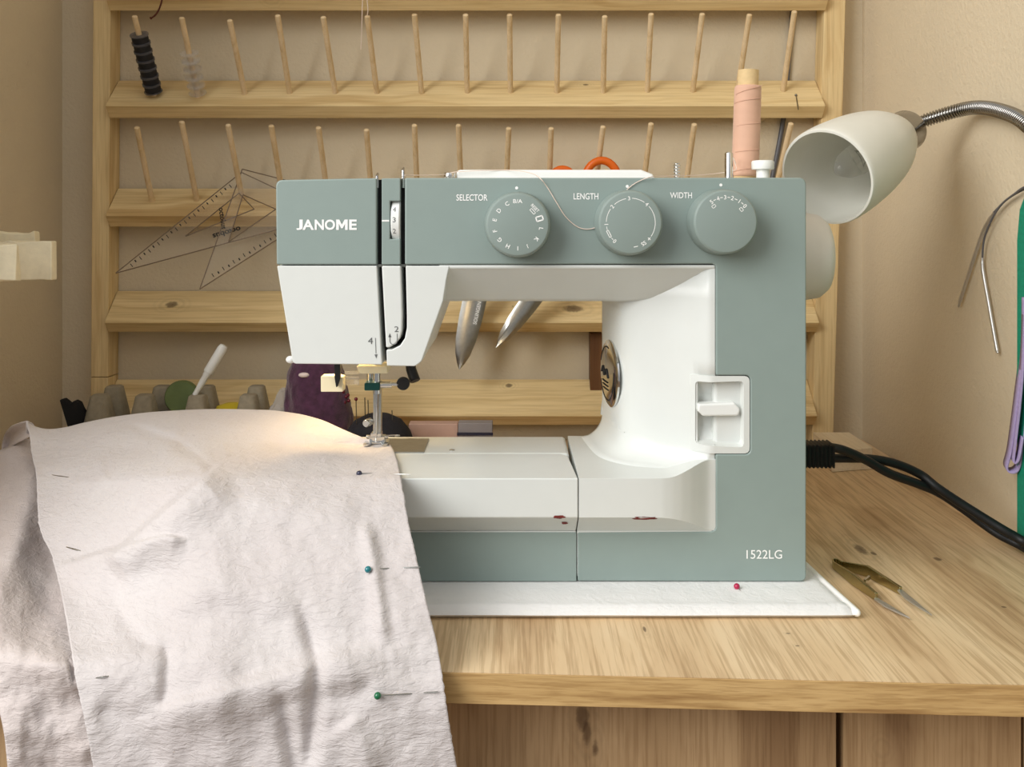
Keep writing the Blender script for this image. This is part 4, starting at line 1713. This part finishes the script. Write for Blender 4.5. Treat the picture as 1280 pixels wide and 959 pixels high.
GP = 'pins holding the cloth layers together'
pin((449, 592), (513, 593), 'navy headed pin near the needle on the cloth edge', M_navypin, GP, (.32, .6))
pin((460, 712), (526, 709), 'teal headed pin at mid height of the cloth edge', M_tealpin, GP, (.36, .7))
pin((472, 870), (549, 865), 'green headed pin low on the cloth right edge', M_greenpin, GP, (.5, .8))
pin((65, 594), (87, 597), 'bare pin shaft at top of the cloth left edge', None, GP)
pin((83, 684), (105, 690), 'bare pin shaft in the middle of the cloth left edge', None, GP)
pin((118, 848), (138, 845), 'bare pin shaft low on the cloth left edge', None, GP)
rp = G(921, 736, MT - DESK)
root = empty('pin', (rp.x, rp.y, MT - .0002), 'crimson headed pin stuck in the white mat below the machine', 'pin')
bm = BM(); ball(bm, (rp.x, rp.y, MT + .0016), .0022, 16); obj('head', bm, M_red, root)
bm = BM(); tube(bm, [(rp.x, rp.y, MT + .0012), (rp.x + .002, rp.y - .004, MT - .0005), (rp.x + .006, rp.y + .01, MT - .002)], .0004, 6); obj('shaft', bm, M_steel, root)

# ------------------------------------------------------------------ thread snips on the desk
sn = empty('thread_snips', G(1075, 745), 'small brass coloured thread snips lying on the desk beside the mat', 'snips')
A0, A1, A2 = G(1043, 713), G(1068, 733), G(1096, 752)
B0, B1, B2 = G(1052, 712), G(1085, 722), G(1126, 744)


def bar(bm, pts, hs, ws):
    secs = []
    fr_ = frames(pts)
    for (p, n, b), h, w in zip(fr_, hs, ws):
        side = Vector((b.x, b.y, 0)).normalized()
        z0 = p.z
        secs.append([bm.verts.new((p.x - side.x * w, p.y - side.y * w, z0)), bm.verts.new((p.x + side.x * w, p.y + side.y * w, z0)),
                     bm.verts.new((p.x + side.x * w, p.y + side.y * w, z0 + h)), bm.verts.new((p.x - side.x * w, p.y - side.y * w, z0 + h))])
    for a, b in zip(secs, secs[1:]):
        for i in range(4):
            bm.faces.new((a[i], a[(i + 1) % 4], b[(i + 1) % 4], b[i]))
    bm.faces.new(secs[0]); bm.faces.new(secs[-1][::-1])


up1 = Vector((0, 0, .0004))
bm = BM()
bar(bm, [A0 + up1, A1 + up1, A2 + up1], [.006, .0085, .0055], [.0006, .0014, .0012])
bar(bm, [B0 + up1, B1 + up1, B2 + up1], [.006, .0085, .0055], [.0006, .0014, .0012])
bar(bm, spline([A0 + up1, G(1041, 709.5) + up1, G(1046, 708.5) + up1, B0 + up1], 4), [.006] * 13, [.0006] * 13)
obj('spring_handle', bm, M_brass, sn, bevel=.0004, seg=2)
bm = BM(); bar(bm, [G(1081, 734) + up1 * 8, G(1087, 729) + up1 * 8], [.0024, .0024], [.0008, .0008]); obj('tension_ring', bm, M_chrome, sn)
for (s, t, w, up_) in ((A2, G(1138, 777), .0038, .0012), (B2, G(1165, 775.5), .0042, .0026)):
    bm = BM()
    d = (t - s).normalized(); sd = Vector((-d.y, d.x, 0))
    pts = [s - d * .004 + sd * .0012, s - sd * w * .6, s.lerp(t, .35) - sd * w, s.lerp(t, .75) - sd * w * .5, t, s.lerp(t, .5) + sd * .0008]
    lo_ = [bm.verts.new((p.x, p.y, DESK + up_)) for p in pts]
    hi_ = [bm.verts.new((p.x, p.y, DESK + up_ + .0013)) for p in pts]
    bm.faces.new(lo_[::-1]); bm.faces.new(hi_)
    for i in range(6):
        bm.faces.new((lo_[i], lo_[(i + 1) % 6], hi_[(i + 1) % 6], hi_[i]))
    obj('blade', bm, M_snip, sn, bevel=.0003, seg=2, label='steel blade')

# ------------------------------------------------------------------ power cord
pc = empty('power_cord', (PX(1020, .76), .76, PZ(583, .76)), 'black ribbed power plug with two cords in the machine side', 'power cord')
bm = BM()
x0p, x1p = PX(1008, FY) + .0012, PX(1038, .76)
n = 15
zA, zB = PZ(582.5, .76), PZ(552.5, .76)
rowsv = []
for k in range(n * 2):
    x = x0p + (x1p - x0p) * k / (n * 2 - 1)
    g = .0 if (k // 1) % 2 else .0011
    g = g if k > 4 else 0
    pr = rounded([(.749 + g, zA + g, .003), (.771 - g, zA + g, .003), (.771 - g, zB - g, .003), (.749 + g, zB - g, .003)], 3)
    rowsv.append([bm.verts.new((x, p[0], p[1])) for p in pr])
for a, b in zip(rowsv, rowsv[1:]):
    for i in range(len(a)):
        bm.faces.new((a[i], a[(i + 1) % len(a)], b[(i + 1) % len(a)], b[i]))
bm.faces.new(rowsv[0]); bm.faces.new(rowsv[-1][::-1])
obj('plug', bm, M_cord, pc, smooth=30)
for pts in ([(1036, 559, .757), (1055, 563, .757), (1082, 575, .762), (1112, 592, .766), (1150, 606, .772), (1175, 617, .774), (1205, 637, .772), (1245, 666, .760), (1290, 691, .736), (1345, 743, .655)],
            [(1036, 573, .764), (1060, 573, .766), (1090, 574, .770), (1120, 580, .774), (1150, 593, .776), (1172, 610, .768), (1205, 632, .762), (1250, 660, .750), (1290, 684, .733), (1338, 722, .665)]):
    bm = BM(); tube(bm, spline([P(*q) for q in pts], 10), .0037, 12)
    obj('cord', bm, M_cord, pc)

# ------------------------------------------------------------------ wood offcut
bm = BM()
c = G(1070, 587)
bx_ = [(-.030, -.012), (.018, .0), (.020, .075), (-.022, .075)]
prism(bm, [(c.x + p[0], c.y + p[1]) for p in bx_], DESK + .0003, DESK + .0235, 'Z')
tag(obj('wood_offcut', bm, M_offcut, bevel=.0006, seg=2), 'pale wood offcut lying on the desk in the right corner', 'wood block')

# ------------------------------------------------------------------ gooseneck lamp
LC = P(1032.5, 222, .77)                       # mouth centre
NK = P(1121, 170, .848)                        # neck of the shade
axl = (NK - LC).normalized(); LL_ = (NK - LC).length
lamp = empty('gooseneck_lamp', (.380, .600, DESK), 'gooseneck lamp with white glass shade at the right wall', 'lamp')
Rm = .0408
bm = BM()
outp = [(Rm, 0), (Rm + .0010, .004), (Rm + .0012, LL_ * .15), (Rm * 1.0, LL_ * .34), (Rm * .94, LL_ * .52), (Rm * .83, LL_ * .70), (Rm * .66, LL_ * .86), (Rm * .50, LL_ * .97), (.017, LL_ * 1.0)]
inp = [(r - .0022, h - (.002 if h > .05 else 0)) for r, h in outp[::-1]]
inp[-1] = (Rm - .0018, 0.0)
o2 = [(p.x, p.y) for p in spline([Vector((a, b, 0)) for a, b in outp], 4)]
i2 = [(p.x, p.y) for p in spline([Vector((a, b, 0)) for a, b in inp], 4)]
lathe(bm, o2 + i2, LC, axl, 64, closed=True)
obj('shade', bm, M_opal, lamp, smooth=60)
bm = BM()
lathe(bm, [(.0, -.012), (.0176, -.012), (.0190, -.008), (.0192, .018), (.0182, .021), (.010, .0235), (.0065, .034), (0, .034)], NK, axl, 40)
obj('socket', bm, M_nickel, lamp, smooth=40)
bm = BM()
b0 = LC + axl * (LL_ * .76)
lathe(bm, [(.0075, 0), (.009, -.015), (.0125, -.032), (.0140, -.044), (.0118, -.060), (.006, -.074), (0, -.080)], b0, axl, 32)
bl = obj('bulb', bm, M_bulb, lamp, smooth=60)
bm = BM(); lathe(bm, [(.0105, LL_ * .23), (.0105, .004), (.0075, 0)], b0, axl, 24); obj('lamp_holder', bm, M_white2, lamp)
bm = BM()
bb = b0 - axl * .03
sdv = axl.cross(Vector((0, 0, 1))).normalized(); uv_ = axl.cross(sdv)
tube(bm, [bb, bb - axl * .012 + sdv * .005, bb - axl * .016 + uv_ * .004, bb - axl * .012 - sdv * .005, bb], .00045, 6)
obj('filament', bm, M_dsteel, bl)
e0 = NK + axl * .032
nk = spline([e0, e0 + axl * .016, P(1194, 139, .860), P(1222, 134.5, .838), P(1252, 139, .80), P(1282, 154, .762), P(1310, 190, .728), P(1322, 262, .690), P(1330, 360, .668), Vector((.394, .650, .93)), Vector((.384, .615, .86)), Vector((.380, .600, .80))], 26)
rad = []
for i in range(len(nk)):
    rad.append(.0052 if i % 4 < 2 else .0045)
# resample the neck evenly so the coil has an even pitch
dist = [0]
for a, b in zip(nk, nk[1:]):
    dist.append(dist[-1] + (b - a).length)
tot = dist[-1]
step = .00045
pts, rr = [], []
s, k = 0.0, 0
i = 0
while s < tot:
    while dist[i + 1] < s:
        i += 1
    t = (s - dist[i]) / (dist[i + 1] - dist[i])
    pts.append(nk[i].lerp(nk[i + 1], t))
    rr.append((.0062, .0066, .0066, .0062, .0049, .0049)[k % 6] if s > .02 else .0056)
    s += step; k += 1
bm = BM(); tube(bm, pts, rr, 14); obj('flexible_neck', bm, M_nickel, lamp, smooth=60)
bm = BM(); lathe(bm, [(0, .0003), (.030, .0003), (.030, .006), (.026, .012), (.011, .016), (.0095, .030), (.008, .055), (0, .055)], (.380, .600, DESK), (0, 0, 1), 40)
obj('base', bm, M_nickel, lamp, smooth=40)

# ------------------------------------------------------------------ things on the right wall
def W(px, py, x=.4285):
    return P(px, py, x * FPX / (px - CX))


bm = BM()
pa = spline([W(1198, 384), W(1204, 364), W(1215, 330), W(1226, 297), W(1233, 281), W(1243, 265)], 8)
n = len(pa)
tube(bm, pa, [.0004] + [.0012] * 3 + [.0017] * (n - 8) + [.0012] * 4, 10)
pb = spline([W(1247.5, 442), W(1245, 430), W(1237, 385), W(1229, 340), W(1228, 322)], 8)
n2 = len(pb)
tube(bm, pb, [.0004] + [.0012] * 3 + [.0017] * (n2 - 8) + [.0013] * 4, 10)
cn = empty('circular_knitting_needle', W(1228, 442), 'steel circular knitting needle hanging on the right wall', 'knitting needle')
obj('needle', bm, M_snip, cn)
bm = BM()
tube(bm, spline([W(1243, 265, .4282), W(1258, 250, .4284), W(1278, 238, .4284), W(1300, 231, .4284), W(1340, 250, .4290)], 8), .0009, 8)
tube(bm, spline([W(1228, 322, .4276), W(1230, 300, .4268), W(1238, 278, .4264), W(1250, 258, .4264), W(1266, 244, .4264), W(1290, 232, .4264), W(1340, 246, .4270)], 8), .0009, 8)
obj('cord', bm, M_gcable, cn)

bm = BM()
# teal sheet leaning on the wall
y0s, y1s = .760, .52
for xx in (0,):
    prism(bm, [(y1s, DESK + .0006), (y0s + .006, DESK + .0006), (y0s + .006, PZ(300, .772)), (y0s + .002, PZ(262, .772)), (y0s - .008, PZ(240, .772)), (y1s, PZ(240, .772))], .4165, .4275, 'X')
gs = empty('green_sheet', (.422, .66, DESK), 'teal green sheet standing against the right wall at the edge of view', 'sheet')
obj('sheet', bm, M_teal, gs, bevel=.001)
bm = BM()
tube(bm, spline([(.4200, y0s + .0070, DESK + .002), (.4202, y0s + .0072, DESK + .06), (.4198, y0s + .0068, DESK + .14), (.4200, y0s + .0065, PZ(300, .772)), (.4200, y0s + .002, PZ(262, .772))], 8), [.0016 + .0005 * math.sin(k * 1.7) for k in range(33)], 8)
obj('edge_trim', bm, M_tealedge, gs)

lr = empty('lilac_ribbon', W(1262, 590), 'lilac ribbon loop hanging on the right wall beside the green sheet', 'ribbon')
def ribbon(pts, w):
    bm = BM()
    fr_ = frames(spline(pts, 8))
    rows = []
    for (p, n_, b_) in fr_:
        rows.append([bm.verts.new(p + Vector((-w / 2 * .35, -w / 2, 0))), bm.verts.new(p + Vector((w / 2 * .35, w / 2, 0)))])
    grid_faces(bm, rows)
    o = obj('strand', bm, M_lilac, lr, smooth=60)
    m_ = o.modifiers.new('solid', 'SOLIDIFY'); m_.thickness = .0012; m_.offset = 0
ribbon([P(1279, 372, .755), P(1277, 440, .758), P(1270, 500, .765), P(1262, 560, .773), P(1257, 582, .775), P(1262, 588, .772), P(1271, 584, .768), P(1276, 560, .765), P(1280, 520, .76)], .017)
ribbon([P(1281, 372, .750), P(1278, 450, .752), P(1273, 510, .758), P(1267, 560, .764), P(1266, 576, .764), P(1272, 572, .760), P(1277, 545, .757)], .014)

# cream foam blocks fixed to the left wall
def fblock(px0, px1, py0, py1, Y, dY, label, seed):
    bm = BM()
    xl = WLX + .0004
    xr = PX(px1, Y)
    z0, z1 = PZ(py1, Y), PZ(py0, Y)
    n = 10
    rnd = random.Random(seed)
    nx_ = 14
    rowsx = []
    for i in range(nx_ + 1):
        x = xl + (xr - xl) * i / nx_
        ring = []
        for (yy, zz) in ((Y, z0), (Y, z1), (Y + dY, z1), (Y + dY, z0)):
            j = .0016 if i else 0
            ring.append(bm.verts.new((x + (rnd.uniform(-1, 1) * .0022 if i == nx_ else 0), yy + rnd.uniform(-j, j), zz + rnd.uniform(-j, j))))
        rowsx.append(ring)
    for a, b in zip(rowsx, rowsx[1:]):
        for k in range(4):
            bm.faces.new((a[k], a[(k + 1) % 4], b[(k + 1) % 4], b[k]))
    bm.faces.new(rowsx[0]); bm.faces.new(rowsx[-1][::-1])
    tag(obj('foam_slab', bm, M_foam, bevel=.0012, seg=2, smooth=30), label, 'slab', 'cream slabs on the left wall')


fblock(-60, 65, 302, 350, .845, .0095, 'cream slab on the left wall reaching out farthest', 3)
fblock(-60, 18, 306, 352, .792, .0100, 'cream slab on the left wall in front of the other two', 5)
fblock(-60, 43, 290, 330, .880, .012, 'cream slab behind the other two on the left wall', 8)

# ------------------------------------------------------------------ clutter at the back of the desk
bm = BM()
def stud(x, y, zt, w):
    secs = []
    for (h, k) in ((0, 1.0), (.004, .98), (.6, .66), (.97, .46), (1.0, .36)):
        z = DESK + .028 + (zt - DESK - .028) * h if h != 0 else DESK + .004
        hw = w * k * 1.9
        ring = []
        for a in range(16):
            t = 2 * math.pi * a / 16 + .2
            c_, s_ = math.cos(t), math.sin(t)
            e = .42
            ring.append(bm.verts.new((x + hw * math.copysign(abs(c_) ** e, c_), y + hw * math.copysign(abs(s_) ** e, s_), z)))
        secs.append(ring)
    for a, b in zip(secs, secs[1:]):
        for k in range(16):
            bm.faces.new((a[k], a[(k + 1) % 16], b[(k + 1) % 16], b[k]))
    bm.faces.new(secs[0]); bm.faces.new(secs[-1][::-1])
ex0, ex1 = PX(98, 1.03), PX(345, 1.06)
prism(bm, rounded([(ex0, .99, .01), (ex1, .99, .01), (ex1, 1.0945, .01), (ex0, 1.0945, .01)]), DESK + .0003, DESK + .034, 'Z')
for px in (125, 181, 247, 311):
    stud(PX(px, 1.02), 1.02, PZ(493, 1.02), .0098)
for px in (143, 203, 258, 321):
    stud(PX(px, 1.064), 1.064, PZ(482, 1.064), .0098)
tag(obj('egg_carton', bm, M_pulp, smooth=40), 'grey paper pulp egg carton on the desk at left', 'egg carton')

pt, pe = P(245, 491, 1.018), P(280, 432, 1.030)
axp = (pe - pt).normalized(); Lp = (pe - pt).length
fp = empty('fabric_pen', pt, 'white fabric marker pen standing slanted in the egg carton', 'pen')
bm = BM(); lathe(bm, [(.0, -.004), (.0026, -.003), (.0030, .006), (.0036, .012), (.0036, .020), (.0042, .021), (.0042, Lp * .42)], pt, axp, 24); obj('cap', bm, M_white2, fp)
bm = BM(); lathe(bm, [(.0042, Lp * .42), (.0052, Lp * .425), (.0055, Lp * .46), (.0054, Lp - .004), (.0042, Lp), (0, Lp + .001)], pt, axp, 24); obj('barrel', bm, M_white2, fp)

bm = BM()
lathe(bm, [(0, 0), (.019, .0), (.021, .004), (.0195, .012), (.013, .018), (0, .020)], (PX(229, 1.045), 1.043, DESK + .0345), (0, 0, 1), 32)
c = Vector((PX(228, 1.044), 1.043, PZ(496, 1.044)))
bm.free(); bm = BM()
lathe(bm, [(0, -.0075), (.017, -.007), (.0185, -.003), (.0185, .003), (.017, .007), (0, .0075)], c, (0.1, -1, .15), 36)
tag(obj('green_disc', bm, M_dgreen), 'dull green rounded disc standing in the egg carton', 'sewing notion')
bm = BM(); lathe(bm, [(0, 0), (.017, 0), (.019, .004), (.017, .0095), (.008, .0125), (0, .013)], (PX(287, 1.03), 1.040, DESK + .0345 + .018), (0, 0, 1), 32)
lathe(bm, [(0, 0), (.0155, 0), (.0155, .019), (0, .019)], (PX(287, 1.03), 1.040, DESK + .0345), (0, 0, 1), 24)
tag(obj('yellow_disc', bm, M_yellow), 'small yellow rounded tin between the egg carton cones', 'sewing notion')
# crumpled clear bag
bm = BM()
bmesh.ops.create_icosphere(bm, subdivisions=4, radius=1.0)
cb = Vector((PX(357, 1.02), 1.035, DESK + .038))
for v in bm.verts:
    n_ = noise.noise(v.co * 2.3 + Vector((5, 1, 2))) * .22 + noise.noise(v.co * 6) * .1
    q = v.co * (1 + n_)
    v.co = cb + Vector((q.x * .030, q.y * .026, max(-.0375, q.z * .040)))
tag(obj('plastic_bag', bm, M_bag, smooth=25), 'crumpled clear plastic bag beside the purple pincushion', 'bag')
# black cloth scrap / clip at far left
bm = BM()
sh = [(74, 500), (78, 499), (87, 506), (92, 501), (98, 504), (102, 513), (107, 520), (104, 530), (97, 536), (93, 575), (84, 575), (86, 540), (80, 520)]
rows2 = [[P(x, y, .985 + .0008 * (x - 74)) for x, y in sh], [P(x, y, .985 + .0008 * (x - 74)) + Vector((0, .010, 0)) for x, y in sh]]
A_ = [bm.verts.new(p) for p in rows2[0]]; B_ = [bm.verts.new(p) for p in rows2[1]]
bm.faces.new(A_); bm.faces.new(B_[::-1])
for i in range(len(sh)):
    bm.faces.new((A_[i], A_[(i + 1) % len(sh)], B_[(i + 1) % len(sh)], B_[i]))
box(bm, PX(70, .985), PX(104, .985), .978, 1.002, DESK + .0003, PZ(552, .985))
tag(obj('hair_clip', bm, M_blackcloth, bevel=.0015, seg=2), 'black jagged clip standing on the desk left of the egg carton', 'clip')

# purple felt pincushion
bm = BM()
bmesh.ops.create_icosphere(bm, subdivisions=5, radius=1.0)
x_c = PX(394, .985)
for v in bm.verts:
    q = v.co.copy()
    z01 = (q.z + 1) / 2
    w = .0300 * (1.22 - .16 * z01)
    n_ = 1 + .10 * noise.noise(q * 2.1 + Vector((3, 3, 3))) + .05 * noise.noise(q * 7) + .02 * noise.noise(q * 18)
    rxy = math.hypot(q.x, q.y)
    e = rxy ** -.35 if rxy > 1e-4 else 1
    v.co = Vector((x_c + .006 * (1 - z01) + q.x * e * w * n_, .985 + q.y * e * .026 * n_, DESK + .0006 + (.140 * z01)))
pcu = tag(obj('purple_pincushion', bm, M_purple, smooth=180), 'tall fuzzy purple felt pincushion behind the machine needle', 'pincushion')
bm = BM(); ball(bm, P(380, 469, .962), .0045, 12, (1.3, .6, .6))
obj('felt_spot', bm, M_white_felt, pcu, label='white felt tuft')
def cpin(a, b, Y, label, group, hm, Yb=None):
    pa, pb = P(a[0], a[1], Y), P(b[0], b[1], Yb or Y)
    r_ = empty('pin', pb, label, 'pin', group)
    bm = BM(); tube(bm, [pa, pb], .0005, 6); obj('shaft', bm, M_dsteel, r_)
    if hm:
        bm = BM(); ball(bm, pa, .0019, 12); obj('head', bm, hm, r_)
for a in ((424, 489), (429, 490), (433, 496), (428, 498), (436, 501), (431, 503), (435, 494), (425, 495)):
    cpin(a, (413 + (a[1] - 489) * .55, 505 + (a[1] - 489) * .35), .975, 'dark red headed pin bunched in the purple pincushion side', 'pins in the purple pincushion', M_dred, .985)
# black domed pincushion
bm = BM()
lathe(bm, [(0, 0), (.036, 0), (.0385, .004), (.039, .02), (.0375, .040), (.033, .054), (.024, .0655), (.012, .0715), (0, .073)], (PX(470, .93), .945, DESK + .0003), (0, 0, 1), 48)
tag(obj('black_pincushion', bm, M_navy, smooth=60), 'low black domed pincushion behind the machine needle', 'pincushion')
cpin((445, 499), (446, 540), .93, 'dark red headed pin upright in the black pincushion', 'pins in the black pincushion', M_dred)
for x, t in ((456, 497), (460, 500), (490, 513)):
    cpin((x, t), (x + 1, 540), .935, 'thin bare pin upright in the black pincushion', 'pins in the black pincushion', None)
# pink and grey box behind the bed
bxr = empty('notions_box', (PX(560, 1.0), 1.02, DESK), 'low dusty pink and grey box behind the machine bed', 'box')
bm = BM(); box(bm, PX(512, 1.0), PX(573, 1.0), .99, 1.006, DESK + .0003, PZ(530, .99)); obj('pink_half', bm, M_pinkbox, bxr, bevel=.001)
bm = BM(); box(bm, PX(573.3, 1.0), PX(616, 1.0), .99, 1.006, DESK + .0003, PZ(529, .99)); obj('grey_half', bm, M_greybox, bxr, bevel=.001)
bm = BM(); box(bm, PX(572, 1.0), PX(616.5, 1.0), .9885, .9895, PZ(544, .99), PZ(540.5, .99)); obj('stripe', bm, M_navypin, bxr)

# ------------------------------------------------------------------ light
def area(name, loc, target, sx, sy, power, col):
    l = bpy.data.lights.new(name, 'AREA')
    l.shape = 'RECTANGLE'; l.size = sx; l.size_y = sy
    l.energy = power; l.color = col
    o = bpy.data.objects.new(name, l)
    COL.objects.link(o)
    o.location = loc
    d = Vector(target) - Vector(loc)
    o.rotation_euler = d.to_track_quat('-Z', 'Y').to_euler()
    return o


area('window_daylight', (-1.38, -.50, 1.85), (.10, .75, .85), 1.35, 1.5, 54, (1.0, .99, .97))
pl = bpy.data.lights.new('sewing_lamp_glow', 'POINT')
pl.energy = .20; pl.color = (1.0, .70, .33); pl.shadow_soft_size = .006
po = bpy.data.objects.new('sewing_lamp_glow', pl); COL.objects.link(po)
po.location = (PX(424, .765), .762, PZ(452, FY) - .006)

w = bpy.data.worlds.new('room_daylight'); SC.world = w; w.use_nodes = True
bg = w.node_tree.nodes['Background']
wt = w.node_tree
tc = wt.nodes.new('ShaderNodeTexCoord'); sx = wt.nodes.new('ShaderNodeSeparateXYZ'); cr = wt.nodes.new('ShaderNodeValToRGB')
wt.links.new(tc.outputs['Generated'], sx.inputs[0]); wt.links.new(sx.outputs['Z'], cr.inputs[0]); wt.links.new(cr.outputs[0], bg.inputs[0])
cr.color_ramp.elements[0].position = 0.0; cr.color_ramp.elements[0].color = (.36, .365, .37, 1)
cr.color_ramp.elements[1].position = .75; cr.color_ramp.elements[1].color = (.97, .985, 1.0, 1)
bg.inputs[1].default_value = 1.0

# ------------------------------------------------------------------ camera and view
cam = bpy.data.cameras.new('camera')
cam.sensor_width = 36.0
cam.lens = 36.0 * FPX / 1280.0
cam.shift_y = -(479.5 - CY) / 1280.0
cam.clip_start = .02
co = bpy.data.objects.new('camera', cam); COL.objects.link(co)
co.location = (0, 0, ZC); co.rotation_euler = (math.radians(90), 0, 0)
SC.camera = co
SC.view_settings.view_transform = 'Standard'
SC.view_settings.look = 'None'
SC.view_settings.gamma = 1.0
SC.view_settings.use_curve_mapping = False
SC.view_settings.exposure = -0.15
